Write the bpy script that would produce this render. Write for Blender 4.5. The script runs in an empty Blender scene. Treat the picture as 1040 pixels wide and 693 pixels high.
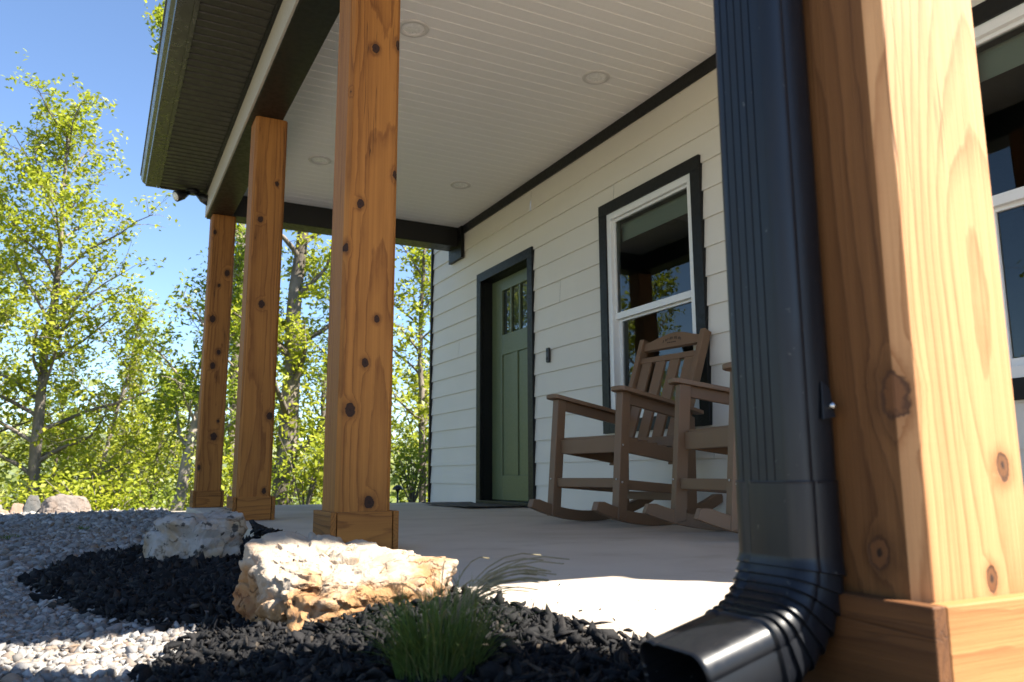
import bpy, math, random
import numpy as np
from mathutils import Vector, Matrix, noise as mnoise
R_ = math.radians
rng = np.random.default_rng(7)
random.seed(7)
S = bpy.context.scene
COL = S.collection

# ------------------------------------------------------------------ helpers
class MB:
    def __init__(s): s.v = []; s.f = []
    def add(s, vs, fs):
        n = len(s.v); s.v.extend([tuple(p) for p in vs]); s.f.extend([tuple(i + n for i in f) for f in fs])
    def hexa(s, p):          # 4 bottom (ccw from above) + 4 top
        s.add(p, [(3, 2, 1, 0), (4, 5, 6, 7), (0, 1, 5, 4), (1, 2, 6, 5), (2, 3, 7, 6), (3, 0, 4, 7)])
    def box(s, x0, x1, y0, y1, z0, z1):
        s.hexa([(x0, y0, z0), (x1, y0, z0), (x1, y1, z0), (x0, y1, z0), (x0, y0, z1), (x1, y0, z1), (x1, y1, z1), (x0, y1, z1)])
    def prism(s, poly, a, b, axis):   # closed polygon of 2D points extruded along an axis (0 x,1 y,2 z)
        def P(q, t):
            return {0: (t, q[0], q[1]), 1: (q[0], t, q[1]), 2: (q[0], q[1], t)}[axis]
        n = len(poly)
        vs = [P(q, a) for q in poly] + [P(q, b) for q in poly]
        fs = [(i, (i + 1) % n, n + (i + 1) % n, n + i) for i in range(n)]
        fs += [tuple(range(n))[::-1], tuple(range(n, 2 * n))]
        s.add(vs, fs)
    def bar(s, a, b, w, h, up=(0, 0, 1)):   # rectangular bar from a to b; w sideways, h along up
        a = Vector(a); b = Vector(b); d = (b - a).normalized(); u = Vector(up)
        sd = d.cross(u).normalized(); u = sd.cross(d).normalized()
        o = [sd * -w / 2 + u * -h / 2, sd * w / 2 + u * -h / 2, sd * w / 2 + u * h / 2, sd * -w / 2 + u * h / 2]
        vs = [a + q for q in o] + [b + q for q in o]
        s.add(vs, [(0, 1, 2, 3), (7, 6, 5, 4), (0, 4, 5, 1), (1, 5, 6, 2), (2, 6, 7, 3), (3, 7, 4, 0)])
    def tube(s, path, radii, n=8, caps=True):
        path = [Vector(p) for p in path]; m = len(path); vs = []; fs = []
        ref = Vector((0.31, 0.87, 0.21))
        for i, p in enumerate(path):
            d = (path[min(i + 1, m - 1)] - path[max(i - 1, 0)]).normalized()
            a = d.cross(ref).normalized(); b = d.cross(a)
            for k in range(n):
                t = 2 * math.pi * k / n
                vs.append(p + (a * math.cos(t) + b * math.sin(t)) * radii[i])
        for i in range(m - 1):
            for k in range(n):
                fs.append((i * n + k, i * n + (k + 1) % n, (i + 1) * n + (k + 1) % n, (i + 1) * n + k))
        if caps: fs += [tuple(range(n)), tuple(range((m - 1) * n, m * n))[::-1]]
        s.add(vs, fs)
    def lathe(s, prof, c=(0, 0, 0), n=24):
        vs = []; fs = []
        for r, z in prof:
            for k in range(n):
                t = 2 * math.pi * k / n
                vs.append((c[0] + r * math.cos(t), c[1] + r * math.sin(t), c[2] + z))
        for i in range(len(prof) - 1):
            for k in range(n):
                fs.append((i * n + k, i * n + (k + 1) % n, (i + 1) * n + (k + 1) % n, (i + 1) * n + k))
        s.add(vs, fs)
    def build(s, name, mat, parent=None, smooth=False, bevel=0, recalc=True):
        me = bpy.data.meshes.new(name); me.from_pydata([tuple(p) for p in s.v], [], s.f); me.update()
        return finish(me, name, mat, parent, smooth, bevel, recalc)

def finish(me, name, mat, parent=None, smooth=False, bevel=0, recalc=False):
    if recalc:
        import bmesh
        bm = bmesh.new(); bm.from_mesh(me); bmesh.ops.recalc_face_normals(bm, faces=bm.faces); bm.to_mesh(me); bm.free()
    if mat: me.materials.append(mat)
    if smooth: me.polygons.foreach_set('use_smooth', [True] * len(me.polygons))
    o = bpy.data.objects.new(name, me); COL.objects.link(o)
    if parent: o.parent = parent
    if bevel:
        m = o.modifiers.new('bevel', 'BEVEL'); m.width = bevel; m.segments = 2; m.limit_method = 'ANGLE'; m.angle_limit = R_(40)
        if len(me.polygons) < 4000: me.polygons.foreach_set('use_smooth', [True] * len(me.polygons)); m.harden_normals = True
    return o

def mesh_np(name, V, F, mat, parent=None, smooth=False):   # F: (M,k) constant k
    me = bpy.data.meshes.new(name); k = F.shape[1]
    me.vertices.add(len(V)); me.vertices.foreach_set('co', V.astype(np.float32).ravel())
    me.loops.add(F.size); me.loops.foreach_set('vertex_index', F.astype(np.int32).ravel())
    me.polygons.add(len(F)); me.polygons.foreach_set('loop_start', np.arange(0, F.size, k, dtype=np.int32))
    me.polygons.foreach_set('loop_total', np.full(len(F), k, dtype=np.int32))
    me.update(calc_edges=True)
    return finish(me, name, mat, parent, smooth)

def thing(name, label, cat, loc=(0, 0, 0), rz=0, group=None):
    o = bpy.data.objects.new(name, None); COL.objects.link(o); o.location = loc; o.rotation_euler = (0, 0, rz)
    o.empty_display_size = .1
    return tag(o, label, cat, group)
def tag(o, label, cat, group=None):
    o['label'] = label; o['category'] = cat
    if group: o['group'] = group
    return o
def kind(o, k): o['kind'] = k; return o
def copy_tree(o, parent=None):
    c = o.copy(); COL.objects.link(c)
    if parent: c.parent = parent
    for ch in list(o.children): copy_tree(ch, c)
    return c

# ------------------------------------------------------------------ materials
class NT:
    def __init__(s, name):
        s.m = bpy.data.materials.new(name); s.m.use_nodes = True; s.t = s.m.node_tree; s.n = s.t.nodes
        s.b = s.n['Principled BSDF']; s.out = s.n['Material Output']
    def new(s, t, **k):
        n = s.n.new(t)
        for a, v in k.items(): setattr(n, a, v)
        return n
    def link(s, a, b): s.t.links.new(a, b)
    def set(s, node, key, v):
        if hasattr(v, 'is_linked') or isinstance(v, bpy.types.NodeSocket): s.link(v, node.inputs[key])
        else: node.inputs[key].default_value = v
    def math(s, op, a, b=0, c=0, clamp=False):
        n = s.new('ShaderNodeMath', operation=op, use_clamp=clamp); s.set(n, 0, a); s.set(n, 1, b)
        if op in ('MULTIPLY_ADD',): s.set(n, 2, c)
        return n.outputs[0]
    def vmath(s, op, a, b=(0, 0, 0), scale=None):
        n = s.new('ShaderNodeVectorMath', operation=op); s.set(n, 0, a)
        if op != 'LENGTH' and op != 'SCALE': s.set(n, 1, b)
        if scale is not None: s.set(n, 3, scale)
        return n.outputs[1] if op == 'LENGTH' else n.outputs[0]
    def noise(s, vec, scale, detail=4, rough=.55, dist=0):
        n = s.new('ShaderNodeTexNoise'); s.link(vec, n.inputs['Vector'])
        n.inputs['Scale'].default_value = scale; n.inputs['Detail'].default_value = detail
        n.inputs['Roughness'].default_value = rough; n.inputs['Distortion'].default_value = dist
        return n
    def ramp(s, fac, stops, interp='LINEAR'):
        n = s.new('ShaderNodeValToRGB'); n.color_ramp.interpolation = interp; e = n.color_ramp.elements
        while len(e) < len(stops): e.new(.5)
        for i, (p, c) in enumerate(stops):
            e[i].position = p; e[i].color = (*c, 1) if len(c) == 3 else c
        s.link(fac, n.inputs[0]); return n.outputs[0]
    def mix(s, fac, a, b, blend='MIX'):
        n = s.new('ShaderNodeMix', data_type='RGBA', blend_type=blend)
        s.set(n, 0, fac)
        for i, v in ((6, a), (7, b)):
            if isinstance(v, bpy.types.NodeSocket): s.link(v, n.inputs[i])
            else: n.inputs[i].default_value = (*v, 1) if len(v) == 3 else v
        return n.outputs[2]
    def maprange(s, v, a, b, c, d, smooth=True):
        n = s.new('ShaderNodeMapRange', interpolation_type='SMOOTHSTEP' if smooth else 'LINEAR')
        s.set(n, 0, v); n.inputs[1].default_value = a; n.inputs[2].default_value = b; n.inputs[3].default_value = c; n.inputs[4].default_value = d
        return n.outputs[0]
    def coord(s, which='Object'): return s.new('ShaderNodeTexCoord').outputs[which]
    def bump(s, h, strength=.3, dist=.01):
        n = s.new('ShaderNodeBump'); n.inputs['Strength'].default_value = strength; n.inputs['Distance'].default_value = dist
        s.link(h, n.inputs['Height']); s.link(n.outputs[0], s.b.inputs['Normal']); return n
    def color(s, c):
        if isinstance(c, bpy.types.NodeSocket): s.link(c, s.b.inputs['Base Color'])
        else: s.b.inputs['Base Color'].default_value = (*c, 1)
    def props(s, rough=.5, metal=0, spec=.5):
        s.b.inputs['Roughness'].default_value = rough; s.b.inputs['Metallic'].default_value = metal
        s.b.inputs['Specular IOR Level'].default_value = spec; return s.m

def painted(name, c, rough=.45, var=.12, bump=.08, scale=40, spec=.5, metal=0, dirt=0):
    t = NT(name); P = t.coord()
    n1 = t.noise(P, 2.5, 4); n2 = t.noise(P, scale, 5)
    lo = tuple(x * (1 - var) for x in c); hi = tuple(min(1, x * (1 + var)) for x in c)
    col = t.mix(n1.outputs[0], lo, hi)
    t.color(col)
    t.link(t.maprange(n2.outputs[0], .3, .7, max(0, rough - .08), rough + .1), t.b.inputs['Roughness'])
    t.props(rough, metal, spec); t.link(t.maprange(n2.outputs[0], .3, .7, max(0, rough - .08), rough + .1), t.b.inputs['Roughness'])
    t.bump(n2.outputs[0], bump, .003)
    return t.m

def cedar(name, knots=(), grain='z', pith=(.03, .16), base=((.41, .165, .033), (.145, .046, .008)), ring=.013, seed=0.0, tone=1.0, warp=.05, wz=.45, big=False):
    t = NT(name); P = t.coord()
    sep = t.new('ShaderNodeSeparateXYZ'); t.link(P, sep.inputs[0]); x, y, z = sep.outputs
    cmb = t.new('ShaderNodeCombineXYZ')
    order = {'z': (x, y, z), 'x': (y, z, x), 'y': (x, z, y)}[grain]
    for i, q in enumerate(order): t.link(q, cmb.inputs[i])
    G = cmb.outputs[0]
    G = t.vmath('ADD', G, (seed * .37, seed * .21, seed * 1.7))
    w = t.noise(t.vmath('MULTIPLY', G, (2.2, 2.2, wz)), 1.0, 3, .45)
    off = t.vmath('MULTIPLY', t.vmath('SUBTRACT', w.outputs[1], (.5, .5, .5)), (warp * 4, warp * 4, 0))
    w2 = t.noise(t.vmath('MULTIPLY', G, (16, 16, 3.2)), 1.0, 4, .6)
    off2 = t.vmath('MULTIPLY', t.vmath('SUBTRACT', w2.outputs[1], (.5, .5, .5)), (.014, .014, 0))
    flat = t.vmath('MULTIPLY', t.vmath('ADD', t.vmath('ADD', G, off), off2), (1, 1, 0))
    r = t.vmath('LENGTH', t.vmath('SUBTRACT', flat, (pith[0] + seed * .37, pith[1] + seed * .21, 0)))
    kn = t.noise(P, 60, 3, .6); mask = None; dm = None
    for kq, (kx, ky, kz, kr) in enumerate(knots):
        kr *= (1.0, 1.25, .8, 1.1)[kq % 4]
        d = t.math('DIVIDE', t.vmath('LENGTH', t.vmath('MULTIPLY', t.vmath('SUBTRACT', P, (kx, ky, kz)), (1, 1, .75))), kr)
        d = t.math('ADD', d, t.math('MULTIPLY', t.math('SUBTRACT', kn.outputs[0], .5), 1.0 if big else .9))
        r = t.math('ADD', r, t.maprange(d, .3, 2.8, kr * .75, 0))
        dm = d if dm is None else t.math('MINIMUM', dm, d)
    vary = t.noise(t.vmath('MULTIPLY', G, (5, 5, .4)), 1.0, 2)
    ph = t.math('FRACT', t.math('ADD', t.math('DIVIDE', r, ring), t.math('MULTIPLY', vary.outputs[0], 2.2)))
    late = t.ramp(ph, [(0, (.10, .10, .10)), (.5, (.16, .16, .16)), (.80, (.62, .62, .62)), (.90, (1, 1, 1)), (.96, (.7, .7, .7)), (1, (.10, .10, .10))])
    fib = t.noise(t.vmath('MULTIPLY', G, (420, 420, 5)), 1.0, 4, .65)
    strk = t.noise(t.vmath('MULTIPLY', G, (75, 75, 1.1)), 1.0, 4, .6)
    blot = t.noise(t.vmath('MULTIPLY', G, (8, 8, .9)), 1.0, 4, .6)
    saw = t.noise(t.vmath('MULTIPLY', G, (30, 30, 420)), 1.0, 2, .5)
    lo, hi = base
    f = t.math('MULTIPLY_ADD', late, .56, t.math('MULTIPLY', fib.outputs[0], .30))
    f = t.math('MULTIPLY_ADD', t.math('SUBTRACT', strk.outputs[0], .5), 1.1, f)
    f = t.math('MULTIPLY_ADD', t.math('SUBTRACT', blot.outputs[0], .5), 1.0, f)
    f = t.math('MULTIPLY_ADD', t.math('SUBTRACT', saw.outputs[0], .5), .10, f, clamp=True)
    col = t.mix(f, tuple(a * tone for a in lo), tuple(a * tone for a in hi))
    h = t.math('MULTIPLY_ADD', late, .35, fib.outputs[0]); h = t.math('MULTIPLY_ADD', strk.outputs[0], .5, h)
    if dm is not None:
        halo = t.maprange(dm, .8, 2.4, .5, 0)
        col = t.mix(halo, col, tuple(a * tone * .8 for a in hi))
        rg = strk.outputs[0] if big else t.math('FRACT', t.math('MULTIPLY', dm, 5.0))
        core = t.mix(rg, (.19, .078, .026) if big else (.045, .014, .005), (.11, .042, .013) if big else (.018, .007, .004))
        core = t.mix(t.maprange(dm, .15, .38, .9, 0), core, (.010, .006, .004))
        core = t.mix(t.maprange(dm, .66, .92, 0, .72 if big else .9), core, (.030, .013, .006) if big else (.014, .007, .004))
        col = t.mix(t.maprange(dm, .92, 1.10, .96, 0), col, core)
        h = t.math('ADD', h, t.maprange(dm, .85, 1.1, -.7, 0))
    ck = t.noise(t.vmath('MULTIPLY', G, (34, 34, .9)), 1.0, 2, .5)
    crack = t.maprange(t.math('ABSOLUTE', t.math('SUBTRACT', ck.outputs[0], .5)), .0, .010, 1, 0)
    crack = t.math('MULTIPLY', crack, t.maprange(blot.outputs[0], .50, .60, 0, 1))
    col = t.mix(t.math('MULTIPLY', crack, .75), col, tuple(a * tone * .35 for a in hi)); h = t.math('SUBTRACT', h, crack)
    t.color(col); t.props(.68, 0, .3)
    t.bump(h, .42, .0022)
    return t.m

M = {}
M['siding'] = painted('siding_paint', (.68, .63, .53), .5, .035, .18, 60)
# fibre-cement wood texture stretched along the boards
def siding_mat():
    t = NT('cream_lap_siding'); P = t.coord()
    g = t.noise(t.vmath('MULTIPLY', P, (30, 2.2, 70)), 1.0, 5, .6)
    n = t.noise(P, 1.3, 4)
    t.color(t.mix(n.outputs[0], (.66, .62, .555), (.74, .70, .63))); t.props(.55, 0, .4); t.bump(g.outputs[0], .25, .004); return t.m
M['siding'] = siding_mat()
M['ceiling'] = painted('ceiling_board_paint', (.85, .82, .77), .5, .03, .08, 50)
M['trim'] = painted('black_trim_paint', (.0065, .0065, .006), .45, .2, .08, 50, .3)
M['beam'] = painted('dark_bronze_metal', (.010, .0095, .0075), .42, .15, .05, 30, .4)
M['soffit'] = painted('bronze_soffit_metal', (.036, .033, .022), .48, .12, .06, 30)
M['gutter'] = painted('bronze_gutter_metal', (.045, .042, .030), .30, .1, .05, 20, .6)
M['roof'] = painted('roof_shingles', (.05, .047, .043), .9, .3, .5, 30)
M['frieze'] = painted('frieze_paint', (.47, .42, .35), .5, .05, .1, 40)
M['door'] = painted('green_door_paint', (.115, .140, .066), .40, .06, .06, 60)
M['white'] = painted('white_vinyl', (.78, .78, .76), .35, .03, .03, 60)
M['shade'] = painted('roller_shade_fabric', (.5, .55, .47), .8, .05, .1, 90)
M['room'] = painted('room_wall_paint', (.22, .22, .21), .7, .1, .05, 30)
M['lightwhite'] = painted('light_trim_white', (.62, .59, .54), .4, .02, .03, 60)
M['lens'] = painted('frosted_lens', (.86, .84, .78), .25, .02, .02, 60)
M['blackplastic'] = painted('black_plastic', (.012, .012, .013), .35, .1, .05, 60)
M['mat'] = painted('rubber_mat', (.085, .075, .062), .85, .3, .5, 160)
M['screw'] = painted('steel_screw', (.55, .55, .54), .3, .1, .05, 60, .5, 1.0)

def concrete():
    t = NT('porch_concrete'); P = t.coord()
    a = t.noise(P, 1.1, 6, .6, .4); b = t.noise(t.vmath('MULTIPLY', P, (1, 1.3, 1)), 2.0, 5, .6); c = t.noise(P, 130, 4, .7)
    col = t.ramp(a.outputs[0], [(.3, (.42, .355, .285)), (.5, (.51, .44, .36)), (.7, (.57, .50, .415))])
    st = t.maprange(b.outputs[0], .50, .74, 0, .42)
    col = t.mix(st, col, (.30, .235, .17))
    col = t.mix(t.math('MULTIPLY', c.outputs[0], .22), col, (.25, .21, .17))
    t.color(col); t.props(.78, 0, .3)
    t.bump(t.math('MULTIPLY_ADD', c.outputs[0], .4, a.outputs[0]), .22, .004); return t.m
M['concrete'] = concrete()

def metal_black():
    t = NT('black_coated_aluminium'); P = t.coord()
    n = t.noise(t.vmath('MULTIPLY', P, (60, 60, 8)), 1.0, 4); d = t.noise(P, 90, 5, .7)
    sp = t.maprange(d.outputs[0], .66, .72, 0, 1)
    t.color(t.mix(sp, (.0055, .0065, .009), (.12, .115, .10)))
    t.props(.40, 0, .4)
    t.link(t.maprange(n.outputs[0], .3, .7, .34, .47), t.b.inputs['Roughness'])
    t.bump(n.outputs[0], .08, .003); return t.m
M['spout'] = metal_black()

def glass(name, tint, boost):
    t = NT(name); t.n.remove(t.b)
    fr = t.new('ShaderNodeFresnel'); fr.inputs[0].default_value = 1.5
    tr = t.new('ShaderNodeBsdfTransparent'); tr.inputs[0].default_value = (*tint, 1)
    gl = t.new('ShaderNodeBsdfGlossy'); gl.inputs['Roughness'].default_value = .006; gl.inputs[0].default_value = (.72, .75, .72, 1)
    n = t.noise(t.coord(), 1.8, 2); b = t.new('ShaderNodeBump'); b.inputs['Strength'].default_value = .05; b.inputs['Distance'].default_value = .02
    t.link(n.outputs[0], b.inputs['Height']); t.link(b.outputs[0], gl.inputs['Normal'])
    mx = t.new('ShaderNodeMixShader'); t.link(t.math('MULTIPLY_ADD', fr.outputs[0], boost, .01, clamp=True), mx.inputs[0])
    t.link(tr.outputs[0], mx.inputs[1]); t.link(gl.outputs[0], mx.inputs[2]); t.link(mx.outputs[0], t.out.inputs[0]); return t.m
M['glass'] = glass('window_glass', (.62, .67, .64), 1.25)
M['doorglass'] = glass('door_glass', (.35, .38, .36), 3.0)

def plastic_lumber():
    t = NT('brown_plastic_lumber'); P = t.coord()
    g = t.noise(t.vmath('MULTIPLY', P, (18, 18, 18)), 3.0, 5, .65); n = t.noise(P, 2.2, 3)
    t.color(t.mix(n.outputs[0], (.150, .086, .047), (.205, .122, .068))); t.props(.48, 0, .4); t.bump(g.outputs[0], .12, .004); return t.m
M['lumber'] = plastic_lumber()
M['engraved'] = painted('engraved_recess', (.02, .011, .007), .8, .1, .05, 60)

def rock_mat(name, pale, tan, rust, grey, scale=1.0, pits=.0, soil=False):
    t = NT(name); P = t.vmath('SCALE', t.coord(), scale=scale)
    a = t.noise(P, 5.0, 6, .62, .8); b = t.noise(P, 11.0, 6, .65, 1.2); c = t.noise(t.vmath('MULTIPLY', P, (1, 1, 3.2)), 4.2, 6, .6, 1.0); f = t.noise(P, 70, 5, .7)
    fa = a.outputs[0]
    if soil:
        sz_ = t.new('ShaderNodeSeparateXYZ'); t.link(t.coord(), sz_.inputs[0]); fa = t.math('ADD', fa, t.maprange(sz_.outputs[2], -.07, .10, .24, -.06))
    col = t.mix(t.maprange(fa, .42, .60, 0, 1), pale, tan)
    col = t.mix(t.maprange(c.outputs[0], .54, .68, 0, .85), col, rust)
    col = t.mix(t.maprange(b.outputs[0], .58, .72, 0, .7), col, grey)
    v = t.new('ShaderNodeTexVoronoi', feature='DISTANCE_TO_EDGE'); t.link(t.vmath('ADD', P, t.vmath('SCALE', b.outputs[1], scale=.12)), v.inputs['Vector']); v.inputs['Scale'].default_value = 9
    crack = t.maprange(v.outputs['Distance'], 0, .035, .75, 0)
    crack = t.math('MULTIPLY', crack, t.maprange(a.outputs[0], .46, .56, 0, 1))
    col = t.mix(crack, col, tuple(x * .35 for x in rust))
    if pits:
        col = t.mix(t.maprange(t.noise(P, 28, 4, .6).outputs[0], .58, .66, 0, pits), col, (.03, .028, .027))
    t.color(col); t.props(.8, 0, .3)
    h = t.math('MULTIPLY_ADD', f.outputs[0], .25, t.math('SUBTRACT', b.outputs[0], t.math('MULTIPLY', crack, .5)))
    t.bump(h, .7, .018); return t.m
M['rock_a'] = rock_mat('cream_orange_rock', (.34, .28, .215), (.28, .155, .068), (.20, .068, .018), (.30, .26, .22), 1.0, .0, True)
M['rock_b'] = rock_mat('pitted_grey_tan_rock', (.34, .31, .28), (.32, .235, .15), (.25, .135, .065), (.15, .15, .16), 1.0, .9)
M['rock_c'] = rock_mat('grey_pink_boulder', (.20, .17, .15), (.18, .14, .115), (.15, .10, .075), (.15, .145, .14), .8)
M['rock_d'] = rock_mat('dark_slate_boulder', (.09, .095, .095), (.12, .11, .10), (.07, .06, .05), (.15, .15, .15), .8)
M['rock_e'] = rock_mat('rusty_pink_boulder', (.30, .20, .15), (.28, .165, .115), (.30, .15, .09), (.33, .29, .26), .8)

def island(name, stops, rough=.8, bump=.4, bscale=60, spec=.3):
    t = NT(name); g = t.new('ShaderNodeNewGeometry'); P = t.coord()
    n = t.noise(P, bscale, 4, .65)
    col = t.ramp(g.outputs['Random Per Island'], stops)
    col = t.mix(t.math('MULTIPLY', n.outputs[0], .6), col, tuple(x * .35 for x in stops[0][1]))
    t.color(col); t.props(rough, 0, spec); t.bump(n.outputs[0], bump, .004); return t.m
M['pebble'] = island('river_gravel', [(0, (.13, .12, .11)), (.14, (.30, .28, .26)), (.3, (.22, .17, .13)), (.40, (.38, .36, .34)), (.55, (.17, .165, .16)), (.66, (.31, .215, .145)), (.74, (.42, .40, .375)), (.88, (.45, .43, .405)), (1, (.22, .215, .21))])
M['mulch'] = island('black_mulch', [(0, (.005, .005, .006)), (.55, (.010, .010, .011)), (.9, (.02, .019, .02)), (.97, (.045, .037, .03)), (1, (.10, .08, .06))], .8, .6, 90, .25)

def ground_mat():
    t = NT('ground_soil'); P = t.coord()
    geo = t.new('ShaderNodeNewGeometry'); sep = t.new('ShaderNodeSeparateXYZ'); t.link(P, sep.inputs[0])
    v = t.new('ShaderNodeTexVoronoi'); t.link(P, v.inputs['Vector']); v.inputs['Scale'].default_value = 34
    grav = t.ramp(t.new('ShaderNodeSeparateColor').outputs[0], [(0, (.2, .18, .15)), (1, (.4, .36, .32))])
    sc = t.new('ShaderNodeSeparateColor'); t.link(v.outputs['Color'], sc.inputs[0])
    grav = t.ramp(sc.outputs[0], [(0, (.16, .14, .12)), (.5, (.30, .26, .22)), (1, (.42, .39, .36))])
    n = t.noise(P, .6, 6, .6); n2 = t.noise(P, 6, 6, .6)
    wood = t.mix(n2.outputs[0], (.10, .075, .045), (.06, .10, .022))
    d = t.new('ShaderNodeAttribute', attribute_name='wild'); 
    fac = t.math('ADD', d.outputs['Fac'], t.math('MULTIPLY', t.math('SUBTRACT', n.outputs[0], .5), .6), clamp=True)
    t.color(t.mix(t.maprange(fac, .35, .65, 0, 1), grav, wood)); t.props(.9, 0, .2)
    t.bump(v.outputs['Distance'], .5, .02); return t.m
M['ground'] = ground_mat()

def leaf_mat(name, stops, trans=.55):
    t = NT(name); t.n.remove(t.b)
    g = t.new('ShaderNodeNewGeometry'); col = t.ramp(g.outputs['Random Per Island'], stops)
    n = t.noise(t.coord(), .55, 3)
    col = t.mix(t.maprange(n.outputs[0], .38, .62, 0, .55), col, stops[-1][1])
    df = t.new('ShaderNodeBsdfDiffuse'); t.link(col, df.inputs[0])
    tl = t.new('ShaderNodeBsdfTranslucent'); t.link(t.mix(.5, col, (.30, .34, .02)), tl.inputs[0])
    gs = t.new('ShaderNodeBsdfGlossy'); gs.inputs['Roughness'].default_value = .4
    a = t.new('ShaderNodeMixShader'); a.inputs[0].default_value = trans; t.link(df.outputs[0], a.inputs[1]); t.link(tl.outputs[0], a.inputs[2])
    b = t.new('ShaderNodeMixShader'); b.inputs[0].default_value = .015; t.link(a.outputs[0], b.inputs[1]); t.link(gs.outputs[0], b.inputs[2])
    t.link(b.outputs[0], t.out.inputs[0]); return t.m
M['leaf_spring'] = leaf_mat('spring_leaves', [(0, (.21, .27, .025)), (.4, (.35, .39, .035)), (.75, (.50, .49, .06)), (1, (.33, .38, .032))])
M['leaf_green'] = leaf_mat('green_leaves', [(0, (.12, .19, .022)), (.5, (.20, .28, .032)), (1, (.28, .34, .045))])
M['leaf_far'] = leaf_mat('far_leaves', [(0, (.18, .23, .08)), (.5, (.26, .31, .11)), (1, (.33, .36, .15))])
def bark(name, a, b):
    t = NT(name); P = t.coord()
    n = t.noise(t.vmath('MULTIPLY', P, (14, 14, 2.5)), 1.0, 6, .7, .6); m = t.noise(P, 1.4, 4)
    t.color(t.mix(t.maprange(m.outputs[0], .35, .65, 0, .8), t.mix(n.outputs[0], a, b), tuple(x * 1.5 for x in b))); t.props(.9, 0, .2); t.bump(n.outputs[0], .8, .03); return t.m
M['bark'] = bark('grey_bark', (.045, .036, .028), (.17, .145, .12))
M['bark_pale'] = bark('pale_bark', (.10, .085, .07), (.30, .26, .22))
M['grass'] = leaf_mat('grass_blades', [(0, (.022, .065, .018)), (.5, (.038, .10, .024)), (.88, (.06, .13, .03)), (1, (.14, .14, .06))], .3)
M['straw'] = leaf_mat('grass_seed_heads', [(0, (.26, .22, .13)), (1, (.36, .31, .2))], .4)
def hill_mat():
    t = NT('wooded_hills'); P = t.coord(); n = t.noise(P, .12, 7, .7); m = t.noise(P, .015, 4)
    t.color(t.mix(n.outputs[0], t.mix(m.outputs[0], (.06, .10, .05), (.12, .15, .08)), (.22, .25, .14))); t.props(.95, 0, .1); t.bump(n.outputs[0], 1, 4); return t.m
M['hills'] = hill_mat()

# ------------------------------------------------------------------ camera
CAMZ = .279
yaw, pitch, roll = 0.477611, 0.166359, -0.003585
f0 = Vector((math.sin(yaw), math.cos(yaw), 0)); r0 = Vector((math.cos(yaw), -math.sin(yaw), 0)); u0 = Vector((0, 0, 1))
f2 = f0 * math.cos(pitch) + u0 * math.sin(pitch); u2 = u0 * math.cos(pitch) - f0 * math.sin(pitch)
r3 = r0 * math.cos(roll) + u2 * math.sin(roll); u3 = u2 * math.cos(roll) - r0 * math.sin(roll)
cam = bpy.data.cameras.new('camera'); co = bpy.data.objects.new('camera', cam); COL.objects.link(co)
mw = Matrix((( r3.x, u3.x, -f2.x, 0), (r3.y, u3.y, -f2.y, 0), (r3.z, u3.z, -f2.z, CAMZ), (0, 0, 0, 1)))
co.matrix_world = mw
cam.sensor_width = 36; cam.lens = 804.65 / 1040 * 36; cam.clip_start = .02; cam.clip_end = 5000
cam.dof.use_dof = True; cam.dof.focus_distance = 2.7; cam.dof.aperture_fstop = 6.5
S.camera = co
def at(px, depth):     # plan position of something seen at column px, at a distance straight ahead
    lat = (px - 520) / 804.65 * depth
    return lat * .888 + depth * .46, -lat * .46 + depth * .888
def at_z(py, depth): return CAMZ + (480.5 - py) / 804.65 * depth * 1.0

# ------------------------------------------------------------------ light
SUNV = Vector((.627, -.533, 1)).normalized()
sun = bpy.data.lights.new('sun', 'SUN'); so = bpy.data.objects.new('sun', sun); COL.objects.link(so)
so.rotation_euler = SUNV.to_track_quat('Z', 'Y').to_euler(); sun.energy = 5.0; sun.angle = R_(.55); sun.color = (1, .93, .82)
W = bpy.data.worlds.new('World'); S.world = W; W.use_nodes = True
nt = W.node_tree; bg = nt.nodes['Background']; sky = nt.nodes.new('ShaderNodeTexSky'); sky.sky_type = 'NISHITA'; sky.sun_disc = False
sky.sun_elevation = math.asin(SUNV.z); sky.sun_rotation = math.atan2(SUNV.x, SUNV.y); sky.air_density = .8; sky.dust_density = .0; sky.ozone_density = 3.0
nt.links.new(sky.outputs[0], bg.inputs[0]); bg.inputs[1].default_value = .075
S.view_settings.view_transform = 'Standard'; S.view_settings.look = 'None'; S.view_settings.exposure = 2.0; S.view_settings.gamma = 1
S.cycles.use_denoising = True
try: S.cycles.denoiser = 'OPENIMAGEDENOISE'
except Exception: pass
S.cycles.max_bounces = 8; S.cycles.diffuse_bounces = 5; S.cycles.transparent_max_bounces = 12; S.cycles.caustics_reflective = False; S.cycles.caustics_refractive = False

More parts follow.
